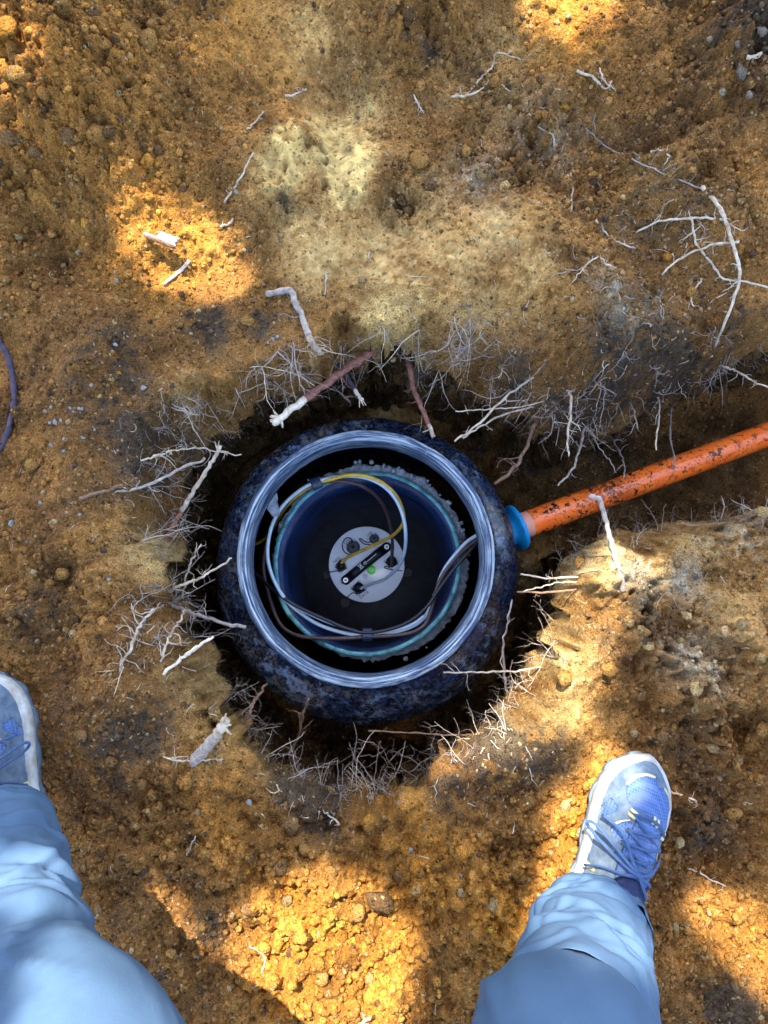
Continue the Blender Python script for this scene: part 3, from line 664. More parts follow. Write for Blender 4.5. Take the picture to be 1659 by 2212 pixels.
# lettering on the plate
def text(name, s, x, y, ang, size, parent, m=M_INKP):
    cu = bpy.data.curves.new(name, 'FONT'); cu.body = s; cu.size = size * PS; cu.align_x = 'CENTER'; cu.align_y = 'CENTER'; cu.extrude = 0.0002
    tmp = bpy.data.objects.new(name, cu); COL.objects.link(tmp); bpy.context.view_layer.update()
    me = bpy.data.meshes.new_from_object(tmp.evaluated_get(bpy.context.evaluated_depsgraph_get())); bpy.data.objects.remove(tmp)
    c0 = pp(x, y, .0004); R = Matrix.Rotation(ang, 4, 'Z')
    inv = parent_inv(parent)
    for v in me.vertices: v.co = inv @ (R @ v.co + c0)
    me.materials.clear(); me.materials.append(m)
    o = bpy.data.objects.new(name, me); return link(o, parent)
plate = [o for o in inst.children if o.name.startswith('top_plate')][0]
text('lettering', 'GPIO', 522, 385, radians(36), 62, plate); text('lettering', 'USB', 855, 275, radians(36), 60, plate)
text('lettering', 'NET', 345, 682, radians(36), 58, plate); text('lettering', 'DATA', 775, 1218, radians(36), 62, plate)
def connector(name, x, y, r, screws, square, plugged):
    c0 = pp(x, y); V = []; F = []; 
    if square:
        pts = [pp(*s) for s in screws]; ctr = sum(pts, Vector()) / len(pts)
        base = []
        for p in pts:
            d = (p - ctr); base += [ctr + d * 1.16 + Vector((-d.y, d.x, 0)) * .16, ctr + d * 1.16 - Vector((-d.y, d.x, 0)) * .16][::-1]
    else:
        base = [c0 + Vector((cos(a), sin(a), 0)) * r * 1.04 * PS for a in np.linspace(0, 2 * pi, 24, endpoint=False)]
    n = len(base); V = [b_ + Vector((0, 0, .0003)) for b_ in base] + [b_ + Vector((0, 0, .0035)) for b_ in base]
    F = [tuple(range(n, 2 * n)), tuple(reversed(range(n)))] + [(i, (i + 1) % n, n + (i + 1) % n, n + i) for i in range(n)]
    con = mk(name, V, F, M_GRY, inst, smooth=False)
    for s in screws:
        lathe_at('screw', [(19 * PS, PZ + .0005), (19 * PS, PZ + .0042), (14 * PS, PZ + .0052)], pp(*s), M_STL, con, 12)
    rr = r * PS
    if plugged:
        prof = [(rr * .80, PZ + .003), (rr * .80, PZ + .012), (rr * .72, PZ + .014), (rr * .72, PZ + .020), (rr * .60, PZ + .024), (rr * .35, PZ + .026)]
        lathe_at('plug', prof, c0, M_BLK, con, 20)
        for k in range(10):
            a = 2 * pi * k / 10; d = Vector((cos(a), sin(a), 0)); p = c0 + d * rr * .78 + Vector((0, 0, .004)); q = p + Vector((0, 0, .012))
            v, f = tube([p, q], [4.5 * PS, 4.5 * PS], 6); mk('grip', v, f, M_GRY, con)
    else:
        lathe_at('cap', [(rr * .86, PZ + .003), (rr * .86, PZ + .011), (rr * .80, PZ + .013), (rr * .74, PZ + .0135)], c0, M_GRY, con, 28)
        lathe_at('stud', [(rr * .28, PZ + .013), (rr * .28, PZ + .0165), (rr * .22, PZ + .0172)], c0, M_BLK, con, 14)
    return con
gp = connector('round_connector', 605, 480, 103, [(622,375),(722,500),(598,608),(495,478)], False, False)
us = connector('round_connector', 930, 348, 76, [(942,272),(838,352),(925,462),(1018,366)], False, False)
ne = connector('square_connector', 420, 770, 85, [(328,770),(425,670),(510,787),(408,868)], True, True)
da = connector('square_connector', 693, 1110, 100, [(585,1105),(703,1012),(797,1125),(682,1219)], True, True)
pw = connector('square_connector', 1205, 702, 98, [(1102,690),(1212,605),(1306,712),(1190,802)], True, True)
def cord(name, pts, r, m, parent, sides=6, n=5):
    p = smooth_path(pts, n); v, f = tube(p, [r] * len(p), sides); return mk(name, v, f, m, parent)
cord('lanyard', [pp(590, 430, .015), pp(585, 370, .010), pp(540, 333, .006), pp(480, 350, .004), pp(438, 430, .003), pp(448, 520, .003), pp(500, 575, .004), pp(550, 590, .005)], 8 * PS, M_BLK, gp)
cord('lanyard', [pp(900, 380, .014), pp(850, 405, .008), pp(780, 390, .006), pp(720, 345, .004), pp(705, 365, .003), pp(770, 425, .003), pp(850, 440, .004), pp(885, 445, .004)], 8 * PS, M_BLK, us)
cord('lanyard', [pp(370, 848, .005), pp(310, 855, .004), pp(240, 868, .003), pp(190, 880, -.006)], 7 * PS, M_BLK, ne)
cord('lanyard', [pp(640, 1195, .005), pp(590, 1190, .004), pp(530, 1240, .003), pp(490, 1290, -.004)], 7 * PS, M_BLK, da)
cord('lanyard', [pp(1170, 800, .005), pp(1110, 775, .004), pp(1092, 800, .003), pp(1200, 828, .003), pp(1320, 842, .003), pp(1400, 850, -.004)], 7 * PS, M_BLK, pw)
for x, y, r in ((190, 905, 66), (475, 1342, 84), (1455, 875, 76)):
    c0 = pp(x, y); V, F = lathe([(r * PS * .80, PZ - .030), (r * PS, PZ - .028), (r * PS, PZ - .012), (r * PS * .9, PZ - .009), (r * PS * .001, PZ - .009)], 20, (c0.x, c0.y), jitter=lambda a, j: (0.0006 if int(a * 20 / 2 / pi) % 2 else 0)); F.append(tuple(reversed(range(20))))
    mk('dust_cap', V, F, M_BLK, inst, smooth=False)
lv = pp(885, 830); lvl = lathe_at('bubble_level', [(70 * PS, PZ + .0003), (70 * PS, PZ + .004), (60 * PS, PZ + .005)], lv, M_GRN, inst, 32)
ring('level_ring', lv, 20 * PS, 27 * PS, PZ + .0049, PZ + .0055, M_WHT, lvl)
lathe_at('blank_plug', [(42 * PS, PZ + .0003), (42 * PS, PZ + .0015), (38 * PS, PZ + .002)], pp(790, 935), M_WHT, inst, 24)

# ------------------------------------------------------------------ cables coiled over the tube
M_CGREY = mat('grey_cable', (0.50, 0.60, 0.68), 0.4, (0.40, 0.50, 0.58), 60, spec=0.4)
M_CBRN = mat('brown_cable', (0.085, 0.055, 0.050), 0.45, (0.05, 0.03, 0.03), 60, spec=0.4)
M_CYEL = mat('yellow_cable', (0.78, 0.50, 0.04), 0.45, (0.50, 0.30, 0.03), 60, spec=0.4)
M_CBLK = mat('black_cable', (0.014, 0.015, 0.022), 0.4, (0.008, 0.008, 0.012), 60, spec=0.45)
M_TAPE = mat('blue_black_tape', (0.03, 0.05, 0.10), 0.35, (0.012, 0.018, 0.04), 80, spec=0.5)
def cable(pts, r, m, name, label):
    P = [at(*z1(x, y), z) for x, y, z in pts]; p = smooth_path(P, 7); v, f = tube(p, [r] * len(p), 10)
    return mk(name, v, f, m, None, label=label, cat='cable', group='instrument cables')
PT = PZ + 0.022
cable([(800,968,PT),(825,955,PT+.004),(870,938,-.50),(925,918,-.47),(990,862,-.41),(1024,785,-.35),(1030,690,-.30),(1015,600,-.285),(975,515,-.28),(910,452,-.275),(820,415,-.272),(720,410,-.272),(630,425,-.275),(550,455,-.278),(480,502,-.28),(420,562,-.28),(376,640,-.28),(355,720,-.28),(350,800,-.28),(365,880,-.282),(400,960,-.284),(450,1030,-.288),(520,1090,-.292),(600,1140,-.294),(700,1175,-.296),(800,1193,-.298),(880,1193,-.30),(980,1178,-.302),(1080,1140,-.306),(1140,1080,-.308),(1175,990,-.31),(1210,890,-.305),(1262,810,-.29),(1330,735,-.29),(1400,690,-.292),(1470,650,-.295)], .0036, M_CGREY, 'grey_cable', 'pale grey cable looped round the tube mouth from the data socket')
cable([(500,1062,-.284),(560,1090,-.286),(640,1125,-.288),(720,1152,-.29),(800,1176,-.291),(850,1184,-.291),(960,1172,-.296),(1060,1140,-.298),(1120,1098,-.30)], .0030, M_CGREY, 'grey_cable', 'short pale grey cable length beside the black cable above the lower tape')
cable([(963,842,PT),(963,800,-.50),(965,735,-.46),(955,650,-.42),(930,572,-.37),(890,512,-.33),(840,472,-.30),(780,447,-.285),(700,435,-.280),(620,438,-.28),(540,463,-.283),(470,512,-.288),(410,585,-.295),(370,670,-.30),(340,770,-.31),(330,860,-.32),(345,950,-.32),(370,1040,-.315),(402,1122,-.31),(445,1170,-.305),(510,1198,-.298),(600,1207,-.294),(720,1208,-.293),(840,1200,-.293),(960,1195,-.294),(1060,1180,-.297),(1125,1140,-.30),(1158,1060,-.302),(1188,950,-.30),(1225,880,-.296),(1275,815,-.288),(1340,755,-.288),(1420,700,-.292),(1480,665,-.30)], .0037, M_CBRN, 'brown_cable', 'brown cable looped round the tube mouth from the socket by the handle')
cable([(712,840,PT),(730,820,PT+.006),(770,797,-.50),(830,770,-.485),(900,736,-.46),(960,706,-.42),(1003,666,-.37),(1022,620,-.33),(1010,560,-.30),(980,500,-.285),(930,452,-.275),(870,420,-.268),(800,404,-.266),(730,408,-.268),(670,424,-.270),(590,446,-.283),(520,485,-.30),(440,560,-.33),(385,650,-.38),(345,710,-.42),(295,742,-.45),(245,747,-.46),(215,735,-.47)], .0036, M_CYEL, 'yellow_cable', 'yellow cable arcing from the network socket over the tube edge')
cable([(225,800,-.40),(255,845,-.36),(310,908,-.32),(380,970,-.295),(470,1036,-.283),(560,1082,-.281),(650,1122,-.283),(740,1160,-.285),(830,1180,-.287),(950,1164,-.290),(1060,1118,-.293),(1140,1046,-.295),(1195,965,-.295),(1250,890,-.292),(1300,830,-.286),(1360,765,-.286),(1430,705,-.292),(1480,670,-.30)], .0036, M_CBLK, 'black_cable', 'black cable crossing the vault below the instrument toward the orange pipe')
def tape(c, z, d, L, r, name, label):
    P = [at(*z1(c[0] - d[0] * L, c[1] - d[1] * L), z), at(*z1(*c), z), at(*z1(c[0] + d[0] * L, c[1] + d[1] * L), z)]
    p = smooth_path(P, 4); v, f = tube(p, [r * (1 + .08 * sin(i * 2.3)) for i in range(len(p))], 12, flat=0.55); o = mk(name, v, f, M_TAPE, None, label=label, cat='tape')
    e = P[2] + Vector((.002, .004, .001)); V = [P[1] + Vector((0, r * .5, r * .5)), P[1] + Vector((.004, -r * .4, r * .56)), e + Vector((.002, -.003, .002)), e + Vector((-.003, .003, .004))]
    V += [q - Vector((0, 0, .0006)) for q in V]
    mk('loose_end', V, [(0, 1, 2, 3), (7, 6, 5, 4), (0, 4, 5, 1), (1, 5, 6, 2), (2, 6, 7, 3), (3, 7, 4, 0)], M_TAPE, o, smooth=False); return o
tape((590, 444), -.278, (.90, -.43), 25, .0125, 'cable_tape', 'dark tape binding the cables at the upper edge of the tube')
tape((842, 1190), -.293, (1, .02), 24, .0125, 'cable_tape', 'blue tape binding the cables at the lower edge of the tube')

# ------------------------------------------------------------------ orange duct with blue grommet
M_PIPE = bpy.data.materials.new('orange_pvc'); M_PIPE.use_nodes = True
nt = M_PIPE.node_tree; b = nt.nodes['Principled BSDF']; b.inputs['Roughness'].default_value = 0.38; b.inputs['Specular IOR Level'].default_value = 0.5
geo = nt.nodes.new('ShaderNodeNewGeometry'); src = geo.outputs['Position']
d1_ = node_noise(nt, src, 190, 4, 0.75, (0.565, 0.60)); d2_ = node_noise(nt, src, 62, 5, 0.7, (0.565, 0.60)); d3_ = node_noise(nt, src, 15, 3, 0.5, (0.36, 0.52)); d4_ = node_noise(nt, src, 420, 3, 0.7, (0.585, 0.63))
def mul(a, b_):
    x = nt.nodes.new('ShaderNodeMath'); x.operation = 'MULTIPLY'; nt.links.new(a, x.inputs[0]); nt.links.new(b_, x.inputs[1]); return x.outputs[0]
c = node_mix(nt, node_noise(nt, src, 30, 4, 0.6, (.3, .7)), (0.95, 0.15, 0.014), (1.0, 0.215, 0.03))
c = node_mix(nt, mul(mul(d4_, d3_), d3_), c, (0.45, 0.085, 0.02)); c = node_mix(nt, mul(d1_, d3_), c, (0.035, 0.015, 0.012)); c = node_mix(nt, mul(d2_, d3_), c, (0.014, 0.012, 0.012))
st = nt.nodes.new('ShaderNodeVectorMath'); st.operation = 'DISTANCE'; nt.links.new(src, st.inputs[0]); st.inputs[1].default_value = tuple(at(1312, 1048, -.305))
sm = nt.nodes.new('ShaderNodeMapRange'); sm.inputs[1].default_value = .075; sm.inputs[2].default_value = .0; nt.links.new(st.outputs['Value'], sm.inputs[0])
c = node_mix(nt, mul(sm.outputs[0], node_noise(nt, src, 120, 6, .75, (.44, .50))), c, (0.014, 0.012, 0.012))      # lump of black soil stuck on the pipe
nt.links.new(c, b.inputs['Base Color'])
rm = nt.nodes.new('ShaderNodeMapRange'); rm.inputs[3].default_value = .24; rm.inputs[4].default_value = .95; nt.links.new(d1_, rm.inputs[0]); nt.links.new(rm.outputs[0], b.inputs['Roughness'])
bp = nt.nodes.new('ShaderNodeBump'); bp.inputs['Strength'].default_value = .5; bp.inputs['Distance'].default_value = .003; nt.links.new(d2_, bp.inputs['Height']); nt.links.new(bp.outputs[0], b.inputs['Normal'])
M_PINK = mat('bare_pipe_end', (0.78, 0.36, 0.26), 0.45, (0.70, 0.28, 0.18), 40)
M_GROM = mat('blue_grommet', (0.005, 0.30, 0.66), 0.4, (0.004, 0.20, 0.50), 50, spec=0.4)
pa, pb, pc, pdn = at(1090, 1152, -.295), at(1122, 1139, -.295), at(1659, 938, -.40), at(2300, 690, -.53)
pu = (pb - pa).normalized()
pipe = empty('orange_duct', tuple(pb), 'orange plastic pipe flecked with black dirt running along the trench', 'pipe')
PR = 0.0262
def pipe_seg(name, A, B, m, r0, n=24):
    p = [A.lerp(B, i / n) for i in range(n + 1)]; v, f = tube(p, [r0] * (n + 1), 40, cap=False); return mk(name, v, f, m, pipe)
dirp = (pc - pb).normalized()
pink_end = pb + dirp * 0.022
pipe_seg('bare_end', pb - dirp * 0.03, pink_end, M_PINK, PR - .0004); pipe_seg('tube', pink_end, pc, M_PIPE, PR, 40); pipe_seg('tube', pc, pdn, M_PIPE, PR - .0003, 30)
gz = pb - dirp * 0.004
V, F = [], []
for (o_, r_) in ((-.062, .027), (-.060, .036), (-.052, .036), (-.050, .0300), (-.010, .0305), (-.008, .044), (-.004, .0465), (.001, .0455), (.002, .036), (.005, .034), (.007, .0272), (.006, .0262)):
    q = gz + dirp * o_; t1 = Vector((0, 0, 1)); t1 = (t1 - dirp * t1.dot(dirp)).normalized(); t2 = dirp.cross(t1)
    for i in range(36):
        a = 2 * pi * i / 36; rr_ = r_ * (1 + .03 * sin(3 * a) + (.05 if r_ > .04 and 2.2 < a < 2.9 else 0)); V.append(q + (t1 * cos(a) + t2 * sin(a)) * rr_)
for j in range(11):
    for i in range(36): F.append((j * 36 + i, j * 36 + (i + 1) % 36, (j + 1) * 36 + (i + 1) % 36, (j + 1) * 36 + i))
mk('seal_ring', V, F, M_GROM, None, label='bright blue rubber grommet sealing the orange pipe into the vault', cat='grommet')
bpy.data.objects['seal_ring'].name = 'rubber_grommet'

# ------------------------------------------------------------------ roots
M_RW = mat('white_root', (0.58, 0.48, 0.36), 0.85, (0.28, 0.195, 0.12), 70, bump=.4, bscale=300)
M_RG = mat('grey_root', (0.40, 0.33, 0.27), 0.9, (0.21, 0.16, 0.13), 120, bump=.6, bscale=300)
M_RB = mat('brown_root', (0.26, 0.15, 0.085), 0.9, (0.11, 0.065, 0.045), 120, bump=.6, bscale=300)
M_RR = mat('red_bark_root', (0.33, 0.13, 0.08), 0.85, (0.12, 0.055, 0.045), 110, bump=.7, bscale=260, stretch=(1, 1, 1))
M_RD = mat('dark_purple_root', (0.085, 0.06, 0.085), 0.8, (0.04, 0.028, 0.04), 110, bump=.5, bscale=260)
M_RC = mat('bare_wood', (0.72, 0.62, 0.46), 0.8, (0.55, 0.43, 0.30), 130, bump=.5, bscale=320)
M_RH = mat('root_hair', (0.44, 0.35, 0.26), 0.9, (0.26, 0.21, 0.17), 90)

def wander(start, d, length, r, n=7, bend=0.35, droop=0.0):
    p = [start]; d = d.normalized(); st = length / n
    for i in range(n):
        d = (d + Vector((random.gauss(0, 1), random.gauss(0, 1), random.gauss(0, 1))) * bend + Vector((0, 0, -droop))).normalized()
        p.append(p[-1] + d * st)
    return p, np.linspace(r, r * 0.35, n + 1)
class Tubes:
    def __init__(s): s.V = []; s.F = []; s.M = []
    def add(s, path, radii, sides=5, mi=0, cap=True):
        v, f = tube(path, radii, sides, cap, base=len(s.V)); s.V += v; s.F += f; s.M += [mi] * len(f)
    def build(s, name, mats, **kw):
        o = mk(name, s.V, s.F, mats, None, **kw)
        if len(mats) > 1: o.data.polygons.foreach_set('material_index', s.M)
        return o
def lay(a, e=.0012):
    g = hz(a.x, a.y) + e
    return Vector((a.x, a.y, g)) if a.z < g and a.z > g - .06 else a
def kink(path, amp):
    return [p + Vector((random.gauss(0, amp), random.gauss(0, amp), random.gauss(0, amp * .6))) for p in path]
def branches(T, path, radii, n, blen, mi=0, sides=4, droop=0.05, sub=2, keep_up=True, spread=(0.1, 0.95)):
    for _ in range(n):
        i = int(random.uniform(*spread) * (len(path) - 1)); p = path[i]; t = (path[min(i + 1, len(path) - 1)] - path[max(0, i - 1)]).normalized()
        side = Vector((random.gauss(0, 1), random.gauss(0, 1), random.gauss(0, .5))); side = (side - t * side.dot(t)).normalized()
        L = blen * random.uniform(.35, 1.3); r = min(radii[i] * .5, 0.0012) * random.uniform(.6, 1.1) + .0002
        q, rr = wander(p, side + t * random.uniform(-.1, .9), L, r, 6, .38, droop)
        if keep_up: q = [q[0]] + [lay(a, .0015) for a in q[1:]]
        T.add(q, rr, sides, mi)
        for _ in range(random.randint(0, sub)):
            k = random.randint(1, 5); q2, r2 = wander(q[k], (q[k] - q[k - 1]) + Vector((random.gauss(0, 1), random.gauss(0, 1), random.gauss(0, .5))) * L * .15, L * .45, rr[k] * .75, 4, .4, droop)
            if keep_up: q2 = [q2[0]] + [lay(a) for a in q2[1:]]
            T.add(q2, r2, 3, mi)
def root(name, label, pts, r0, r1, m, z1_=None, nb=4, bl=.03, kn=.0012, lift=.003, group=None, cat='root', tip=None, sides=7, z0=None, sink=True):
    """pts traced on the picture; lies on the ground, or leaves it at the first point and ends at height z1_"""
    n = len(pts); P = []
    if z1_ is None:
        P = [on(u, v, lift) for u, v in pts]
    else:
        a = on(*pts[0]).z if z0 is None else z0
        P = [at(u, v, a + (z1_ - a) * i / (n - 1)) for i, (u, v) in enumerate(pts)]
        if z0 is None:
            back = (P[0] - P[1]).normalized() * .03; P = [P[0] + back + Vector((0, 0, -.015))] + P
    path = smooth_path(P, 6); path = kink(path, kn)
    R = np.linspace(r0, r1, len(path)) * (1 + .10 * RNG.standard_normal(len(path)))
    T = Tubes()
    if tip:
        k = int(len(path) * tip[0]); T.add(path[:k + 1], R[:k + 1], sides, 0); T.add(path[k:], R[k:] * .9, sides, 1)
        for _ in range(tip[2] if len(tip) > 2 else 0):       # torn splinters at the broken end
            q, rr = wander(path[-3], (path[-1] - path[-3]).normalized() + Vector((random.gauss(0, .5), random.gauss(0, .5), random.gauss(0, .5))), .018, r1 * .45, 3, .15); T.add(q, rr, 4, 1)
    else: T.add(path, R, sides, 0)
    branches(T, path, R, nb, bl, 0, keep_up=True)
    return T.build(name, [m] + ([tip[1]] if tip else []), label=label, cat=cat, group=group)

root('peeled_branch', 'thick reddish branch stub with peeled pale end jutting over the pit', [(828,745),(760,788),(700,831),(640,875),(588,915)], .0062, .0078, M_RR, -.06, 5, .03, .0008, tip=(.66, M_RC, 9), cat='branch', z0=-.085)
root('bent_root', 'thick grey kinked root lying above the reddish branch', [(575,642),(625,632),(640,660),(655,690),(665,722),(675,745),(694,768)], .0052, .0055, M_RG, None, 6, .04, .0008, .006, tip=(.72, M_RW, 4))
root('broken_stick', 'pale splintered stick with red base leaning over the dark pit edge', [(360,1158),(385,1115),(400,1090),(425,1050),(455,1000),(478,963)], .0062, .0030, M_RR, -.03, 4, .03, .0008, tip=(.42, M_RW, 5), cat='stick')
root('long_root', 'brown straight root lying across the bank by the splintered stick', [(300,1035),(250,1055),(175,1080)], .0018, .0030, M_RB, None, 3, .02, .001, .006)
root('long_root', 'long grey root crossing the splintered stick near its top', [(240,1067),(320,1047),(390,1012),(445,988)], .0024, .0022, M_RG, -.03, 4, .03, z0=.006)
root('forked_root', 'white many branched root reaching from the bank toward the vault', [(305,996),(350,980),(400,970),(445,970),(520,985)], .0014, .0011, M_RW, -.08, 14, .045, z0=.006)
root('dark_root', 'dark purple root curving along the bare soil beside a mortar crumb', [(-25,700),(0,740),(22,772),(33,815),(36,868),(25,920),(4,970),(-20,1010)], .0050, .0044, M_RD, None, 3, .035, .0006, .006)
root('arched_root', 'long white root arching down the bank above the trench', [(1512,412),(1545,450),(1566,500),(1585,560),(1592,605),(1580,650),(1565,692),(1538,752)],   .0036, .0020, M_RW, None, 9, .03, .0006, .008)
root('side_root', 'white side root running level into the top of the arched root', [(1562,478),(1500,474),(1420,486),(1370,506)], .0022, .0015, M_RW, None, 8, .018, .0008, .005)
root('side_root', 'white side root curving down from the middle of the arched root', [(1590,526),(1530,535),(1470,560),(1425,596)], .0022, .0015, M_RW, None, 6, .02, .0008, .005)
root('side_root', 'white crooked root meeting the lower arched root', [(1490,480),(1500,530),(1530,570),(1560,605),(1590,610),(1655,622)], .0020, .0016, M_RW, None, 8, .03, .001, .005)
root('thin_root', 'thin pale root stretched over the slope to the head of the arched root', [(1262,282),(1310,322),(1370,350),(1430,380),(1512,412)], .0011, .0014, M_RG, None, 6, .03, .001, .004)
root('upright_root', 'grey woody root standing from the bank across the orange pipe', [(1340,1236),(1320,1170),(1306,1112),(1293,1078),(1272,1070)], .0044, .0036, M_RG, .03, 1, .02, .0008)
HANG = 'roots hanging over the trench'
for lab, pts, r, z in (
    ('white root hanging over the trench close to the vault', [(1232,850),(1233,900),(1225,945),(1229,986)], .0028, -.10),
    ('grey crooked root hanging lowest in front of the trench wall', [(1262,928),(1250,980),(1232,1020),(1206,1047)], .0030, -.16),
    ('thin root hanging onto the black stain of the orange pipe', [(1318,940),(1335,968),(1347,1000),(1348,1034)], .0022, -.20),
    ('straight white root hanging midway along the trench lip', [(1424,860),(1424,900),(1418,972)], .0020, -.10),
    ('long root hanging across the middle of the orange pipe', [(1450,885),(1447,930),(1455,980),(1460,1012)], .0022, -.18),
    ('short twisted root hanging at the inner corner of the trench lip', [(1360,870),(1370,890),(1378,925)], .0020, -.13),
    ('kinked white root at the upper end of the trench lip', [(1560,790),(1590,800),(1630,825),(1675,840)], .0024, -.10),
    ('forked root dangling above the pipe middle', [(1270,930),(1300,975),(1320,1000),(1332,1022)], .0014, -.20)):
    root('hanging_root', lab, pts, r, r * .6, M_RW if 'white' in lab else M_RG, z, 5, .03, .001, group=HANG)
root('pronged_root', 'long white root pointing at the vault rim from the upper bank', [(1150,816),(1090,860),(1030,920),(983,952)], .0024, .0018, M_RW, -.10, 3, .03, .0008)
root('pronged_root', 'second long white root running below and beside its pair at the vault', [(1145,880),(1085,897),(1040,920),(998,946)], .0022, .0016, M_RW, -.10, 4, .03, .0008)
root('pronged_root', 'level thin root above the vault shoulder by the white pair', [(1170,868),(1120,880),(1060,884),(985,888)], .0014, .0010, M_RW, -.08, 5, .02, .0008)
root('woody_root', 'grey brown woody root slanting down to the vault shoulder', [(1152,925),(1130,982),(1102,1020),(1068,1046)], .0040, .0030, M_RB, -.19, 10, .05, .001)
root('red_root', 'dark red root with bare tip standing against the upper vault rim', [(885,790),(895,840),(915,890),(936,945)], .0052, .0040, M_RR, -.12, 5, .03, .0008, tip=(.85, M_RW, 2))
root('split_stub', 'short black barked stub with cream broken tip below the reddish branch', [(735,795),(760,830),(770,848),(782,865)], .0048, .0034, M_RD, -.10, 2, .02, .0006, tip=(.6, M_RC, 3), cat='branch')
for lab, pts, r, m in (
    ('white root jutting level from the sunlit bank, topmost of three', [(1245,1246),(1180,1249),(1125,1240)], .0018, M_RW),
    ('thin kinked root jutting from the sunlit bank, middle of three', [(1240,1258),(1205,1258),(1170,1268),(1132,1276)], .0013, M_RW),
    ('reddish root jutting from the sunlit bank, lowest of three', [(1245,1272),(1180,1280),(1118,1279)], .0021, M_RB)):
    root('jutting_root', lab, pts, r, r * .8, m, -.05, 2, .02, .0007, group='roots jutting from the sunlit bank')
root('tall_root', 'long grey root hanging down the side of the vault below the pipe', [(1095,1505),(1090,1450),(1086,1400),(1095,1350),(1106,1298)], .0026, .0015, M_RG, -.14, 6, .03, .001)
root('level_root', 'thin straight pale root lying level over the vault foot', [(1162,1443),(1100,1450),(1030,1453),(960,1452)], .0020, .0013, M_RW, -.10, 5, .04, .0008)
root('level_root', 'thin red brown root lying level in the dark below the vault', [(985,1588),(900,1584),(795,1578)], .0017, .0013, M_RB, -.13, 3, .02, .0006)
root('reaching_root', 'white root reaching from the left bank onto the vault rim', [(390,1266),(425,1252),(455,1236),(502,1205)], .0030, .0016, M_RW, -.09, 6, .03)
root('reaching_root', 'white root with forked top rising beside the reaching root', [(398,1262),(408,1225),(420,1200),(432,1178)], .0020, .0014, M_RW, -.04, 4, .025)
root('reaching_root', 'thick straight pale root with cut end touching the vault flank', [(378,1310),(420,1326),(470,1341),(532,1358)], .0036, .0030, M_RG, -.12, 9, .04)
root('twin_root', 'pair of cream roots joined at the base on the lower left bank', [(344,1462),(385,1425),(425,1398),(462,1374)], .0026, .0018, M_RC, .02, 3, .03, z0=.006)
root('twin_root', 'cream root lying just under its longer twin', [(385,1427),(420,1405),(452,1378)], .0018, .0015, M_RC, .015, 1, .02, z0=.008)
root('stem_root', 'long white branching root standing up the left bank', [(246,1490),(264,1432),(290,1382),(312,1340),(335,1312)], .0026, .0018, M_RW, .03, 14, .045, z0=.006)
root('stem_root', 'shorter white root parallel to the long branching root', [(345,1430),(365,1380),(385,1345),(402,1315)], .0020, .0015, M_RW, .0, 9, .035, z0=.004)
root('grey_stub', 'thick weathered grey root stub with torn white end', [(422,1640),(445,1615),(470,1585),(490,1556)], .0098, .0075, M_RG, .05, 0, .03, .0010, tip=(.75, M_RW, 7), cat='stub', sides=10)
root('foot_root', 'thin white root spreading under the grey stub', [(355,1634),(400,1642),(440,1640),(482,1638)], .0016, .0012, M_RW, None, 9, .035, .001, .005)
root('rust_root', 'rust brown root hanging at the lower pit edge', [(535,1546),(547,1522),(560,1500),(578,1474)], .0030, .0020, M_RB, -.12, 4, .03)
root('rust_root', 'dark brown hanging root left of the pit bottom', [(636,1606),(650,1575),(656,1540),(666,1508)], .0028, .0020, M_RB, -.14, 8, .03)
root('twig', 'pale bare twig lying below the sunlit piece of bark', [(412,566),(395,585),(372,602),(355,616)], .0032, .0022, M_RC, None, 2, .012, .0005, .004, cat='twig')
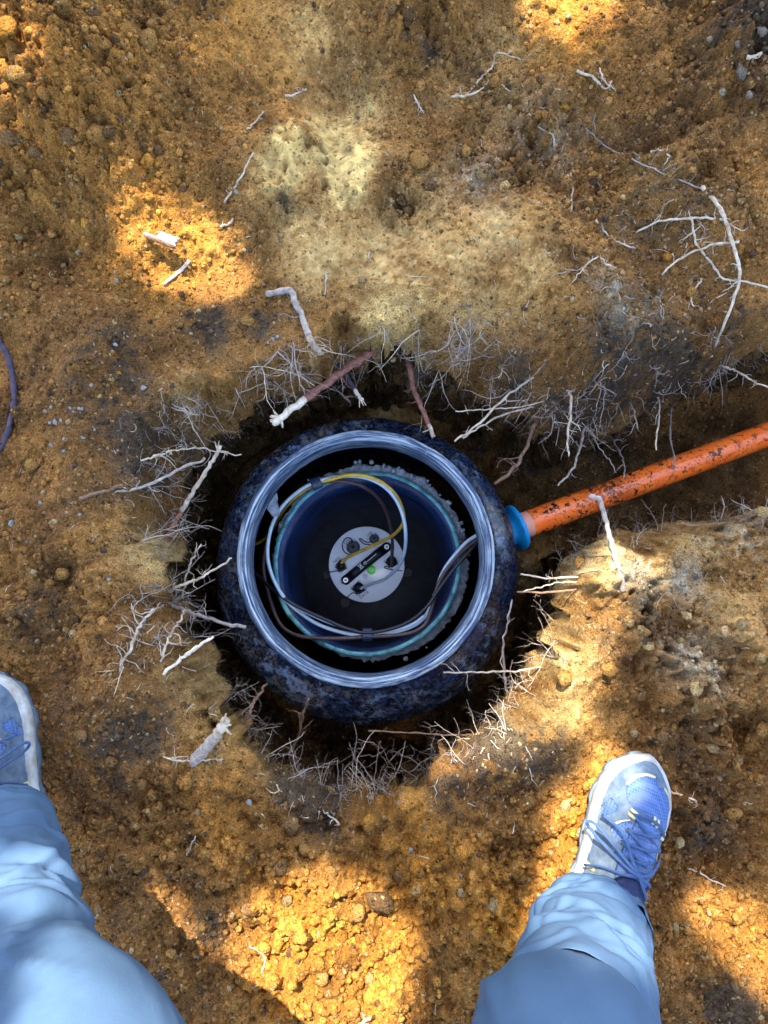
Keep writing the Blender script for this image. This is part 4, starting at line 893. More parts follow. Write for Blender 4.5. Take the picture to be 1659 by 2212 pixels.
for lab, pts, r in (
    ('white root lying on the slope left of the dug crumbs', [(973,216),(1015,208),(1040,198),(1056,180)], .0020),
    ('white root with knobbly top among the pale crumbs', [(1018,198),(1040,172),(1062,148),(1075,118),(1125,135)], .0018),
    ('white root fork shaped like a bird foot', [(1243,160),(1275,172),(1305,198),(1320,180)], .0022),
    ('short white root beside the small fork', [(1292,150),(1300,175),(1310,192)], .0016),
    ('short bent root near the yellow clay slope', [(892,212),(905,235),(915,250)], .0016),
    ('upright pale root in the pale crumbs above the arched root', [(1230,378),(1234,420),(1232,462)], .0018),
    ('thick white stick end near the grey stones', [(1608,132),(1625,128),(1642,118)], .0034),
    ('curled pale root between crumbs', [(1405,330),(1425,330),(1440,345),(1432,362)], .0016),
    ('small bent root on the smooth clay', [(618,212),(640,208),(662,195)], .0018),
    ('slender root lying above the clay hollow', [(535,284),(550,270),(570,248)], .0016),
    ('long reddish twig lying by the clay hollow edge', [(487,440),(520,385),(548,335)], .0016),
    ('short root chip near the sunlit patch', [(478,492),(495,486),(507,478)], .0022),
    ('small upright root on the smooth slope', [(706,588),(705,612),(702,640)], .0016),
    ('root hooked over the burrow', [(1295,560),(1310,575),(1330,580)], .0022),
    ('knotted white roots by the grey dusty bank', [(1283,480),(1310,510),(1340,530),(1370,540)], .0020),
    ('small zigzag root under the arched root', [(1515,605),(1500,625),(1490,650),(1495,665)], .0015),
    ('pale root lying beside the toe of the sunlit shoe', [(1440,1705),(1465,1715),(1500,1727)], .0022),
    ('thin root across the trodden bank', [(1480,1870),(1520,1890),(1565,1912)], .0014),
    ('white root fragment by the bottom sunlit soil', [(760,2212),(785,2202),(802,2192)], .0022),
    ('thin root by the lower left loose soil', [(408,1843),(415,1825),(424,1803)], .0014),
    ('forked fine root below the pit edge', [(735,1780),(720,1765),(700,1750)], .0014),
    ('pale root on the orange soil near the right knee', [(565,2100),(575,2060),(540,2040)], .0010),
    ('curved root on the pale bank right of the trench mouth', [(1345,1235),(1330,1225),(1300,1222)], .0014),
    ('white crooked root on the slope beneath the knobbly root', [(1140,250),(1165,280),(1190,300),(1198,330)], .0015),
    ('thin fork on the brown slope beside the burrow', [(1310,540),(1260,580),(1235,612)], .0012)):
    root('lying_root', lab, pts, r, r * .65, M_RW, None, 4, .014, .0008, .004, group='small roots lying on the soil')

# tufts of fine roots sticking out of the pit wall
def tuft(name, label, u, v, n, L, r, aim, m, group, wild=.5, base_lift=0.0):
    T = Tubes(); p = on(u, v, base_lift)
    for _ in range(n):
        s = p + Vector((random.gauss(0, .006), random.gauss(0, .006), random.gauss(0, .003)))
        d = Vector((aim.x, aim.y, aim.z)) + Vector((random.gauss(0, wild), random.gauss(0, wild), random.gauss(0, wild * .7)))
        q, rr = wander(s - d.normalized() * .008, d, L * random.uniform(.4, 1.25), r * random.uniform(.5, 1.5), 9, .17, .03)
        q = [q[0]] + [lay(a) for a in q[1:]]
        T.add(q, rr, 5); branches(T, q, rr, random.randint(2, 6), L * .35, 0, 3, .02, 1)
    return T.build(name, [m], label=label, cat='root', group=group)
CEN = at(790, 1230, -.2)
zones = [
 ('fine pale roots sticking out of the upper pit wall above the vault', [(700,745),(735,760),(770,790),(650,800),(610,760),(560,790),(530,820),(830,770),(905,705),(940,700),(985,690),(1010,700),(1050,710),(1075,740),(1060,770),(1000,790),(950,800),(905,810),(870,800),(1100,830),(1130,850),(1060,830),(720,790),(590,840),(640,730),(1085,790),(1020,750),(970,730)], 4, .075),
 ('fine pale roots spreading over the left pit bank', [(360,880),(400,860),(340,920),(440,860),(480,830),(380,940),(320,960),(360,1010),(330,1050),(370,1100),(350,1200),(400,1150),(395,1230),(360,1275),(400,1290),(310,1310),(340,1330),(300,1360),(370,1350),(420,1370),(330,1390),(280,1420),(310,1290),(350,1150),(320,1170),(420,900)], 4, .055),
 ('fine pale roots tangled along the lower pit edge', [(700,1620),(730,1640),(760,1650),(790,1660),(820,1650),(850,1640),(720,1680),(770,1690),(830,1680),(880,1670),(910,1640),(670,1650),(640,1640),(600,1600),(570,1560),(540,1540),(510,1500),(960,1610),(930,1660),(740,1720),(700,1700),(800,1710),(860,1700)], 4, .06),
 ('fine pale roots tangled on the sunlit lower edge of the pit', [(1000,1590),(1040,1570),(1070,1550),(1100,1520),(1060,1600),(1020,1620),(1130,1480),(1150,1440),(1180,1400),(990,1640),(1090,1580)], 4, .055),
 ('fine pale roots hanging from the trench lip', [(1160,900),(1190,900),(1215,890),(1250,905),(1290,900),(1330,890),(1370,880),(1400,860),(1440,850),(1480,835),(1520,820),(1560,800),(1600,780),(1640,760),(1300,840),(1420,800),(1550,740),(1250,860),(1340,780)], 4, .055),
 ('fine pale roots growing out of the lower trench edge', [(1290,1165),(1330,1150),(1380,1145),(1440,1135),(1400,1140),(1500,1130),(1560,1125),(1600,1115),(1640,1110),(1310,1230),(1360,1170),(1240,1200)], 3, .045),
]
TL = [(585,890,'by the pale tip of the reddish branch'),(700,760,'where the grey kinked root ends'),(780,800,'over the middle of the reddish branch'),(900,720,'above the dark red root'),(990,690,'at the top of the bank'),(1060,720,'below the smooth slope'),(1080,830,'by the white pair of long roots'),(900,815,'beside the dark red root'),(550,800,'left of the reddish branch'),
      (400,860,'over the upper left corner of the pit'),(330,950,'by the many branched white root'),(380,1050,'behind the splintered stick'),(340,1160,'below the splintered stick'),(400,1240,'by the reaching roots'),(320,1310,'at the top of the long branching root'),(360,1370,'between the branching roots'),(290,1420,'at the foot of the long branching root'),
      (520,1510,'by the rust brown root'),(600,1590,'left of the pit bottom'),(690,1640,'by the dark brown hanging root'),(760,1650,'at the lowest point of the pit'),(840,1650,'right of the lowest point'),(930,1640,'below the level red brown root'),(750,1710,'on the black soil below the pit'),
      (1010,1600,'where sun and shade meet'),(1080,1540,'at the brightest pit edge'),(1160,1430,'beside the long hanging grey root'),(1190,890,'nearest the vault'),(1290,890,'over the black stain of the pipe'),(1390,860,'over the middle of the pipe'),(1500,810,'under the arched root end'),(1610,770,'at the far end of the trench'),(1350,810,'on the black humus'),(1310,1190,'by the upright grey root'),(1400,1145,'opposite the hanging roots'),(1580,1120,'toward the far end of the lower edge')]
for lab, pts, n, L in zones:
    for u, v in pts:
        if random.random() < .28: continue
        u += random.uniform(-6, 6); v += random.uniform(-6, 6); p = on(u, v); a = Vector((CEN.x - p.x, CEN.y - p.y, 0)).normalized()
        if 'trench lip' in lab: a = Vector((-.15, -1, 0))
        if 'lower trench' in lab: a = Vector((-.2, .8, .3))
        nn = n - 1 + random.randint(-1, 1); mm = random.choice([M_RW, M_RG, M_RG, M_RH])
        full = f'{"white" if mm is M_RW else ("grey" if mm is M_RG else "tan")} tuft of {["", "", "two", "three", "four", "five", "six"][nn]} fine roots {min(TL, key=lambda t: (t[0] - u) ** 2 + (t[1] - v) ** 2)[2]}'
        tuft('root_tuft', full, u, v, nn, L * random.uniform(.9, 1.7), .00078, a * .8 + Vector((0, 0, .30)), mm, full)

# hair roots in the dark of the wall, and root crumbs littering the soil: too many and too fine to count
T = Tubes()
per = LIP + [LIP[0]]
for i in range(len(LIP)):
    (u0, v0), (u1, v1) = per[i], per[i + 1]
    if u0 > 1750 or u1 > 1750: continue
    L = math.hypot(u1 - u0, v1 - v0)
    for _ in range(int(L / 5.5)):
        t = random.random(); u, v = u0 + (u1 - u0) * t, v0 + (v1 - v0) * t
        p = at(u, v, LIP_Z - random.uniform(-.03, .28)); a = Vector((CEN.x - p.x, CEN.y - p.y, 0)).normalized() if u < 1180 else Vector((0, -1 if v < 1000 else 1, 0))
        p = p + a * .012
        q, rr = wander(p - a * .03, a * .7 + Vector((random.gauss(0, .5), random.gauss(0, .5), random.gauss(-.1, .4))), random.uniform(.03, .09), random.uniform(.0004, .0009), 7, .3, .05); T.add(q, rr, 3)
        if random.random() < .6: branches(T, q, rr, 3, .02, 0, 3, .02, 0, False)
T.build('root_hairs', [M_RH], label='fine hair roots fringing the pit and trench walls', kind='stuff')
T = Tubes()
for _ in range(620):
    if random.random() < .65:
        u, v = random.choice([(1180, 280), (1250, 420), (1350, 640), (1330, 560), (300, 1050), (330, 1400), (700, 1700), (1050, 1620), (1400, 1250), (1480, 500), (400, 900), (1330, 820), (1480, 780)]); u += random.gauss(0, 75); v += random.gauss(0, 70)
    else: u, v = random.uniform(-40, 1700), random.uniform(-40, 2250)
    p = on(u, v, .0012)
    if p.z < -.2: continue
    q, rr = wander(p, Vector((random.gauss(0, 1), random.gauss(0, 1), 0)), random.choice([.008, .012, .018, .035]) * random.uniform(.6, 1.3), random.uniform(.00035, .0012), 5, .35)
    q = [Vector((a.x, a.y, hz(a.x, a.y) + .0012)) for a in q if hz(a.x, a.y) > -.3]
    if len(q) < 3: continue
    T.add(q, rr[:len(q)], 4, random.choice([0, 0, 1, 2]))
T.build('root_litter', [M_RW, M_RH, M_RB], label='scattered pale root crumbs littering the dug soil', kind='stuff')

# ------------------------------------------------------------------ curl of bark in the sun
bk0, bk1 = on(322, 508), on(396, 552); bd = (bk1 - bk0); bd.z = 0; BL = bd.length; bd.normalize(); bn = Vector((-bd.y, bd.x, 0))
bz = max(bk0.z, bk1.z) + .003
M_BK = mat('weathered_bark', (0.50, 0.45, 0.38), .9, (0.28, 0.22, 0.17), 90, bump=.6, bscale=200); M_BKI = mat('inner_bark', (0.30, 0.15, 0.085), .9, (0.13, 0.07, 0.045), 90, bump=.6, bscale=200)
bark = empty('bark_piece', tuple(bk0), 'curled grey piece of bark lying in the sun patch', 'bark')
def curl(name, s0, s1, r, a0, a1, m, tear, off=0.0, th=.0022):
    V, F = [], []; NSg, NAg = 16, 12
    for layer in (0, 1):
        for i in range(NSg + 1):
            s = s0 + (s1 - s0) * i / NSg
            for k in range(NAg + 1):
                a = a0 + (a1 - a0) * k / NAg + .2 * fbm(s * 60, k * .1, 3)
                rr_ = (r + .0012 * fbm(s * 90, k * .8, layer * 0.1)) - layer * th
                ss = s + (tear * fbm(k * .9, 2.2, 5) if i in (0, NSg) else 0)
                V.append(bk0 + bd * ss * BL + bn * (cos(a) * rr_ + off) + Vector((0, 0, bz - bk0.z + sin(a) * rr_)))
    W = NAg + 1; Lr = (NSg + 1) * W
    for i in range(NSg):
        for k in range(NAg): F.append((i * W + k, (i + 1) * W + k, (i + 1) * W + k + 1, i * W + k + 1)); F.append((Lr + i * W + k, Lr + i * W + k + 1, Lr + (i + 1) * W + k + 1, Lr + (i + 1) * W + k))
    for k in range(NAg): F.append((k, k + 1, Lr + k + 1, Lr + k)); F.append((NSg * W + k, Lr + NSg * W + k, Lr + NSg * W + k + 1, NSg * W + k + 1))
    for i in range(NSg): F.append((i * W, Lr + i * W, Lr + (i + 1) * W, (i + 1) * W)); F.append((i * W + NAg, (i + 1) * W + NAg, Lr + (i + 1) * W + NAg, Lr + i * W + NAg))
    return mk(name, V, F, m, bark)
curl('outer_bark', .42, 1.02, .0085, .15, 3.0, M_BK, .10, .002); curl('inner_bark', .10, .98, .0065, 1.9, 4.4, M_BKI, .16, -.002); curl('bark_spike', -.06, .45, .0030, .2, 5.0, M_BK, .12, -.003)

# ------------------------------------------------------------------ clods, stones and crumbs
def ico(sub, seed, squash=.8, rough=.32):
    bm = bmesh.new(); bmesh.ops.create_icosphere(bm, subdivisions=sub, radius=1.0)
    for v in bm.verts:
        n_ = v.co.normalized(); k = 1 + rough * mnoise.fractal(n_ * 1.3 + Vector((seed * 3.7, 0, 0)), 1, 2, 3) + .5 * rough * mnoise.cell(n_ * 2.2 + Vector((seed, seed, 0)))
        v.co = n_ * k; v.co.z *= squash
    V = [tuple(v.co) for v in bm.verts]; F = [tuple(q.index for q in f.verts) for f in bm.faces]; bm.free(); return V, F
CL_M = {'ochre': soil_material('ochre_clod', False, (0.34, 0.175, 0.048)), 'brown': soil_material('brown_clod', False, (0.20, 0.11, 0.045)), 'pale': soil_material('pale_clod', False, (0.42, 0.28, 0.12)),
        'orange': soil_material('orange_clod', False, (0.42, 0.195, 0.035)), 'grey': soil_material('grey_stone', False, (0.26, 0.21, 0.16)), 'dark': soil_material('dark_clod', False, (0.06, 0.048, 0.036))}
CL_ME = {}
for cname, m_ in CL_M.items():
    CL_ME[cname] = []
    for s in range(5):
        V, F = ico(2, s * 1.7 + len(cname)); me = bpy.data.meshes.new('soil_clod'); me.from_pydata(V, [], F); me.materials.append(m_); me.polygons.foreach_set('use_smooth', [True] * len(F)); me.update(); CL_ME[cname].append(me)
LAND = [(60,110,'on the heaped soil in the corner'),(225,300,'below the soil heap'),(400,540,'around the sunlit bark'),(660,400,'beside the pale clay hollows'),(890,80,'in the crumbly ridge above the clay'),(860,430,'in the crumbly patch right of the clay'),
        (1180,330,'on the crumb covered slope'),(1230,50,'in the sunlit top of the slope'),(1580,130,'on the dark stony corner'),(1460,480,'near the arched root'),(1360,680,'on the dusty bank over the trench'),(120,860,'near the dark purple root'),(230,1040,'on the grey flecked left bank'),
        (100,1330,'on the left soil above the blue shoe'),(300,1640,'between the left shoe and the pit'),(380,1900,'beside the left trouser leg'),(720,1800,'on the orange soil below the pit'),(760,2080,'on the sunlit orange soil between the legs'),(1080,1880,'left of the lit shoe'),(1450,1350,'on the pale bank below the trench'),(1560,1560,'on the trodden bank above the lit shoe'),(1540,1980,'outside the lit trouser leg'),(1330,1240,'at the corner of pit and trench'),(1150,1550,'on the sunlit pit edge')]
SIZE = [(.0045, 'Lentil sized'), (.006, 'Pea sized'), (.008, 'Bean sized'), (.0105, 'Hazelnut sized'), (.014, 'Walnut sized'), (1, 'Egg sized')]
def put_clod(u, v, r, cname=None, word=None, name='soil_clod', cat='clod'):
    p = on(u, v)
    if p.z < -.25: return
    if cname is None:
        c_ = soil_at(p.x, p.y); cname = 'dark' if c_[0] < .12 and random.random() < .6 else ('pale' if c_[1] > .23 else ('orange' if c_[0] > .36 else random.choice(['ochre', 'ochre', 'brown'])))
    o = bpy.data.objects.new(name, random.choice(CL_ME[cname])); sx = r * random.uniform(.85, 1.2)
    o.location = (p.x, p.y, p.z + r * .30); o.scale = (sx, r * random.uniform(.8, 1.15), r * random.uniform(.75, 1.0)); o.rotation_euler = (random.uniform(-.5, .5), random.uniform(-.5, .5), random.uniform(0, 6.28))
    size = next(w for lim, w in SIZE if r < lim); place = min(LAND, key=lambda l: (l[0] - u) ** 2 + (l[1] - v) ** 2)[2]
    lab = f'{size} {cname} {"mortar crumb" if name == "mortar_crumb" else ("stone" if name == "stone" else "soil clod")} {place}'.capitalize()
    link(o, None, lab, cat, lab)
for u, v, r, c_ in ((15,70,31,'orange'),(18,150,20,'orange'),(45,165,25,'ochre'),(140,28,25,'ochre'),(320,96,22,'ochre'),(225,102,14,'ochre'),(210,292,22,'ochre'),(236,290,15,'brown'),(155,300,21,'brown'),(78,330,16,'brown'),(25,300,20,'brown'),(250,85,12,'brown'),
      (770,170,15,'ochre'),(885,45,18,'brown'),(875,80,14,'brown'),(905,90,13,'brown'),(845,30,14,'brown'),(1440,557,12,'orange'),(1040,385,15,'pale'),(1090,405,14,'pale'),(1030,370,10,'pale'),(1345,430,8,'pale'),(930,405,18,'brown'),(880,460,14,'brown'),(865,435,16,'brown'),(905,350,20,'ochre'),
      (715,1880,15,'ochre'),(820,1945,24,'brown'),(800,1770,13,'orange'),(610,1870,16,'brown'),(660,1835,14,'ochre'),(520,1895,10,'ochre'),(400,1695,12,'orange'),(330,1713,9,'ochre'),(630,1780,18,'brown'),(445,1845,12,'ochre'),(540,1850,10,'brown'),(860,1890,14,'brown'),(880,2050,14,'orange'),(800,2145,16,'orange'),(700,2120,14,'orange'),(760,2170,15,'orange'),(690,2170,13,'orange'),(830,2090,13,'orange'),(650,2010,12,'orange'),(740,2020,12,'orange'),(900,1920,12,'ochre'),
      (1520,1450,13,'pale'),(1500,1530,14,'pale'),(1525,1560,20,'brown'),(1540,1615,12,'pale'),(1590,1640,14,'pale'),(1420,1450,11,'pale'),(1470,1390,12,'pale'),(1380,1500,15,'brown'),(1430,1590,12,'brown'),(1640,1420,12,'pale'),(1600,1350,12,'pale'),(1360,1345,9,'pale'),(1385,1360,11,'pale'),(1400,1395,10,'pale'),(1480,1330,12,'pale')):
    put_clod(u, v, r / FPX * 1.2, c_)
for u, v, r in ((1598,160,16),(1640,75,13),(1560,200,9),(1615,210,8),(1590,100,8),(1530,90,8)): put_clod(u, v, r / FPX * 1.2, 'grey', name='stone', cat='stone')
ww = np.clip(ROUGH + .25, 0, 1)
n_c = 0; tries = 0
while n_c < 215 and tries < 4000:
    tries += 1
    u, v = random.uniform(-20, 1680), random.uniform(-20, 2230); p = on(u, v)
    ix, iy = int((p.x - FX0) / STEP), int((p.y - FY0) / STEP)
    if not (0 <= ix < NX and 0 <= iy < NY) or p.z < -.12 or random.random() > ww[iy, ix] * (1 - .85 * min(1, SMOOTH[iy, ix])): continue
    put_clod(u, v, .0035 + .0085 * random.random() ** 2.2); n_c += 1
# pale blue mortar crumbs and white chips
M_CR = mat('blue_grey_mortar', (0.33, 0.33, 0.31), .9, (0.16, 0.16, 0.15), 200, bump=.6)
CR_ME = []
for s in range(4):
    V, F = ico(1, s * 2.3 + 40, .6, .5); me = bpy.data.meshes.new('mortar_crumb'); me.from_pydata(V, [], F); me.materials.append(M_CR); me.update(); CR_ME.append(me)
CL_ME['pale grey'] = CR_ME
for u, v, r in ((120,912,8),(110,915,6),(132,910,5),(153,883,6),(173,885,6),(198,832,6),(310,838,9),(138,948,5),(112,962,6),(140,975,6),(88,1085,6),(178,885,5),(160,890,4),(250,745,6),(253,608,8),(885,1835,7),(993,1888,6),(540,1732,12),(110,880,5),(98,888,4),(27,1130,9),(205,930,5),(180,945,6),(60,1170,5),(175,1112,6),(235,1250,6),(590,735,7),(600,728,6),(580,742,5),(510,415,7)):
    put_clod(u, v, r / FPX * .95, 'pale grey', name='mortar_crumb', cat='mortar')

# fine gravel and granules: thousands, one mass
def scatter(name, n, label, rmin, rmax, pw, tone, sub=0, weight=None, conv=None):
    base = []
    for s in range(6): V, F = ico(sub, s * 3.1 + 9, .85, .35); base.append((np.array(V, np.float32), np.array(F)))
    AV, AF, AC_ = [], [], []; off = 0; k = 0; guard = 0
    while k < n and guard < n * 6:
        guard += 1
        x, y = random.uniform(FX0 + .05, FX1 - .05), random.uniform(FY0 + .05, FY1 - .05)
        ix, iy = int((x - FX0) / STEP), int((y - FY0) / STEP)
        if d_lip[iy, ix] < -.06 or (weight is not None and random.random() > weight[iy, ix]): continue
        r = rmin + (rmax - rmin) * random.random() ** pw
        V, F = random.choice(base); a = random.uniform(0, 6.28); R = np.array([[cos(a), -sin(a), 0], [sin(a), cos(a), 0], [0, 0, 1]], np.float32)
        W = (V * np.array([r * random.uniform(.8, 1.3), r, r * random.uniform(.7, 1)], np.float32)) @ R.T + np.array([x, y, Hgt[iy, ix] + r * .25], np.float32)
        AV.append(W); AF.append(F + off); off += len(V)
        c_ = CSOIL[iy, ix]; t = random.random()
        if t < tone[0]: c_ = c_ * .3 + np.array((.035, .035, .042)) * .7
        elif t < tone[1]: c_ = np.array((.42, .30, .15))
        else: c_ = c_ * random.uniform(.8, 1.5) + .02 * np.array((1, .6, .1))
        AC_.append(np.repeat(np.clip(c_, 0, .7)[None, :], len(V), 0)); k += 1
    me = mesh_np(name, np.concatenate(AV), np.concatenate(AF), M_SOIL, True, np.concatenate(AC_).astype(np.float32))
    return link(bpy.data.objects.new(name, me), kind='stuff', label=label)
scatter('soil_crumbs', 24000, 'loose soil crumbs strewn over the dug ground', .0011, .0056, 2.8, (.06, .10), 0, np.clip(.35 + .65 * AMP - .75 * np.clip(SMOOTH, 0, 1), .05, 1))
scatter('soil_granules', 1800, 'pea sized soil granules strewn over the loose patches', .003, .0095, 2.4, (.04, .07), 1, np.clip(ROUGH * 1.1 + .08, 0, 1) * (1 - .8 * np.clip(SMOOTH, 0, 1)))

# ------------------------------------------------------------------ the person looking down: trousers and trail shoes
M_TRO = mat('blue_trouser_cloth', (0.060, 0.106, 0.175), 0.85, (0.046, 0.084, 0.142), 9, detail=6, bump=.10, bscale=420, spec=.15)
M_SEAM = mat('seam_thread', (0.035, 0.085, 0.17), .9, (0.03, 0.07, 0.14), 200)
M_SUE = mat('grey_blue_suede', (0.125, 0.160, 0.205), 0.95, (0.060, 0.088, 0.130), 55, detail=8, bump=.35, bscale=500, spec=.1)
M_MESH = bpy.data.materials.new('blue_shoe_mesh'); M_MESH.use_nodes = True
nt = M_MESH.node_tree; b = nt.nodes['Principled BSDF']; b.inputs['Roughness'].default_value = .75; b.inputs['Specular IOR Level'].default_value = .2
tc = nt.nodes.new('ShaderNodeTexCoord'); vo = nt.nodes.new('ShaderNodeTexVoronoi'); vo.inputs['Scale'].default_value = 330; vo.inputs['Randomness'].default_value = .12
mpn = nt.nodes.new('ShaderNodeMapping'); mpn.inputs['Scale'].default_value = (1, .75, .6); nt.links.new(tc.outputs['Object'], mpn.inputs[0]); nt.links.new(mpn.outputs[0], vo.inputs['Vector'])
mr = nt.nodes.new('ShaderNodeMapRange'); mr.inputs[1].default_value = .15; mr.inputs[2].default_value = .6; nt.links.new(vo.outputs['Distance'], mr.inputs[0])
c = node_mix(nt, mr.outputs[0], (0.022, 0.050, 0.155), (0.065, 0.118, 0.275)); c = node_mix(nt, node_noise(nt, tc.outputs['Object'], 30, 5, .6, (.5, .75)), c, (0.10, 0.13, 0.20)); nt.links.new(c, b.inputs['Base Color'])
bp = nt.nodes.new('ShaderNodeBump'); bp.inputs['Strength'].default_value = .6; bp.inputs['Distance'].default_value = .0015; nt.links.new(vo.outputs['Distance'], bp.inputs['Height']); nt.links.new(bp.outputs[0], b.inputs['Normal'])
M_CREAM = mat('cream_trim', (0.46, 0.40, 0.22), .6, (0.36, 0.31, 0.17), 120)
M_NAVY = mat('navy_lining', (0.016, 0.028, 0.085), .8, (0.010, 0.016, 0.05), 200, bump=.3)
M_LACE = mat('blue_lace', (0.045, 0.088, 0.20), .8, (0.032, 0.065, 0.15), 300, bump=.5, bscale=900)
M_MID = mat('white_midsole', (0.40, 0.40, 0.39), .7, (0.24, 0.21, 0.17), 45, detail=8)
M_OUT = mat('grey_outsole', (0.11, 0.15, 0.19), .7, (0.06, 0.07, 0.08), 60)
M_SOCK = mat('dark_sock', (0.06, 0.07, 0.10), .95, (0.04, 0.045, 0.07), 200, bump=.4)

YS = [0.0, .006, .02, .05, .09, .13, .17, .20, .225, .25, .27, .285, .294, .30]
WL = [-.010, -.022, -.033, -.037, -.036, -.036, -.041, -.046, -.0485, -.0465, -.040, -.029, -.018, -.004]
WR = [.010, .022, .033, .038, .039, .042, .046, .049, .050, .046, .037, .024, .013, .002]
ZT = [.050, .062, .072, .082, .094, .110, .098, .085, .074, .064, .057, .050, .042, .030]
SOLE = 0.030
def prof(y, A): return float(np.interp(y, YS, A))
def top(x, y):
    """height of the upper over the plan of the (right) shoe"""
    l, r, z = prof(y, WL) + .004, prof(y, WR) - .004, prof(y, ZT)
    c = (l + r) / 2 + (.002 if y > .15 else 0); h = max((r - l) / 2, .003); t = min(1.0, abs((x - c) / h))
    return SOLE + (z - SOLE) * max(0.0, 1 - t ** 2.6) ** .62
def make_shoe(person, loc, ang, mirror, side):
    root_ = bpy.data.objects.new('shoe', None); root_.location = Vector(loc) - person.location; root_.rotation_euler = (0, 0, ang); root_.scale = (-1.06 if mirror else 1.08, 1.06, 1.04); root_.empty_display_size = .05
    link(root_, person, label=side)
    def part(name, V, F, m, smooth=True):
        if mirror: F = [tuple(reversed(f)) for f in F]
        return mk(name, V, F, m, root_, smooth, local=False)
    # outsole with lugs, midsole, upper
    NO = 96; ring_ = []
    for i in range(NO):
        t = i / NO * 2
        y = (t if t < 1 else 2 - t) ; yy = .30 * (.5 - .5 * cos(pi * y)); x = prof(yy, WR) if t < 1 else prof(yy, WL); ring_.append((x, yy))
    V, F = [], []
    lv = [(-.004, 0.000, M_OUT), (0.0, .004, 0), (.002, .010, 0), (.0025, .011, 1), (.0035, .020, 1), (.001, .030, 1), (-.004, .033, 1)]
    def ringz(k, z, lug=False):
        out = []
        for i, (x, y) in enumerate(ring_):
            cx, cy = .003, min(max(y, .04), .26); d = Vector((x - cx, y - cy, 0)); d = d.normalized() if d.length > 1e-6 else Vector((0, 1, 0)); e = k + (.0028 if lug and (i // 3) % 2 else 0); out.append((x + d.x * e, y + d.y * e, z + (.006 * max(0, (y - .25) / .05) ** 2)))
        return out
    def stack(name, lev, m, smooth):
        V = []; F = []
        for k, z, lug in lev: V += ringz(k, z, lug)
        for j in range(len(lev) - 1):
            for i in range(NO): F.append((j * NO + i, j * NO + (i + 1) % NO, (j + 1) * NO + (i + 1) % NO, (j + 1) * NO + i))
        F.append(tuple(range((len(lev) - 1) * NO, len(lev) * NO))); F.append(tuple(reversed(range(NO)))); return part(name, V, F, m, smooth)
    stack('outsole', [(-.003, 0.0, True), (.001, .003, True), (.002, .012, True), (.000, .014, False)], M_OUT, False)
    stack('midsole', [(.001, .0135, False), (.0026, .016, False), (.0035, .024, False), (.0022, .031, False), (-.002, .0335, False)], M_MID, True)
    V, F = [], []; NYg, NXg = 70, 36
    for j in range(NYg + 1):
        y = .002 + .296 * j / NYg
        l, r = prof(y, WL) + .003, prof(y, WR) - .003
        for i in range(NXg + 1):
            a = i / NXg; s = .5 - .5 * cos(pi * a); x = l + (r - l) * s; hole = .02 < y < .118
            z = top(x, y)
            V.append((x, y, z + .0006 * fbm(x * 60, y * 60, 2)))
    W = NXg + 1
    for j in range(NYg):
        for i in range(NXg): F.append((j * W + i, j * W + i + 1, (j + 1) * W + i + 1, (j + 1) * W + i))
    upper = part('upper', V, F, M_SUE)
    def patch(name, poly, m, lift, th=.0012, parent_=None, edge=.0):
        pts = smooth_path([Vector((x, y, 0)) for x, y in poly] + [Vector((*poly[0], 0))], 5)[:-1]
        bnd = [Vector((p.x, p.y)) for p in pts]; nb = len(bnd)
        xs_, ys_ = [p.x for p in bnd], [p.y for p in bnd]; inner = []
        P = np.array([(p.x, p.y) for p in bnd])
        gx_, gy_ = np.meshgrid(np.arange(min(xs_), max(xs_), .0028), np.arange(min(ys_), max(ys_), .0028))
        dd = sdf([tuple(q) for q in P], gx_, gy_); inner = [Vector((a, c_)) for a, c_, q in zip(gx_.ravel(), gy_.ravel(), dd.ravel()) if q < -.0012]
        vs, es, fs, *_ = delaunay_2d_cdt(bnd + inner, [(i, (i + 1) % nb) for i in range(nb)], [], 1, 1e-6)
        V = [(p.x, p.y, top(p.x, p.y) + lift) for p in vs]; n0 = len(V); F = [tuple(f) for f in fs]
        V += [(p.x, p.y, top(p.x, p.y) + lift - th - .003) for p in bnd]
        # skirt round the edge
        near = {}
        for i in range(nb):
            near[i] = min(range(n0), key=lambda k: (vs[k] - bnd[i]).length_squared)
        for i in range(nb):
            k = (i + 1) % nb; F.append((near[i], n0 + i, n0 + k, near[k]))
        o = part(name, V, F, m)
        return o
    patch('vamp_mesh', [(-.022,.240),(-.026,.256),(-.018,.271),(-.004,.278),(.006,.279),(.013,.270),(.022,.270),(.034,.262),(.0425,.246),(.0445,.225),(.034,.219),(.020,.227),(.004,.232),(-.010,.232)], M_MESH, .0005)
    patch('toe_stripe', [(-.0275,.258),(-.020,.273),(-.006,.2805),(.005,.2815),(.005,.2785),(-.006,.277),(-.017,.2695),(-.0245,.257)], M_CREAM, .0011)
    patch('toe_stripe', [(.023,.2725),(.034,.2645),(.043,.248),(.0410,.247),(.033,.2610),(.022,.2695)], M_CREAM, .0011)
    patch('side_mesh', [(-.037,.232),(-.029,.226),(-.031,.218),(-.040,.203),(-.0415,.213)], M_MESH, .0007)
    patch('quarter_mesh', [(-.014,.2165),(-.008,.212),(-.012,.190),(-.022,.186),(-.030,.197),(-.024,.209)], M_MESH, .0007)
    patch('side_mesh', [(.040,.207),(.0445,.206),(.0435,.172),(.041,.176)], M_MESH, .0007)
    patch('tongue', [(-.006,.224),(.010,.225),(.028,.218),(.030,.19),(.028,.15),(.018,.132),(-.008,.132),(-.016,.15),(-.014,.19)], M_MESH, .0025, .002)
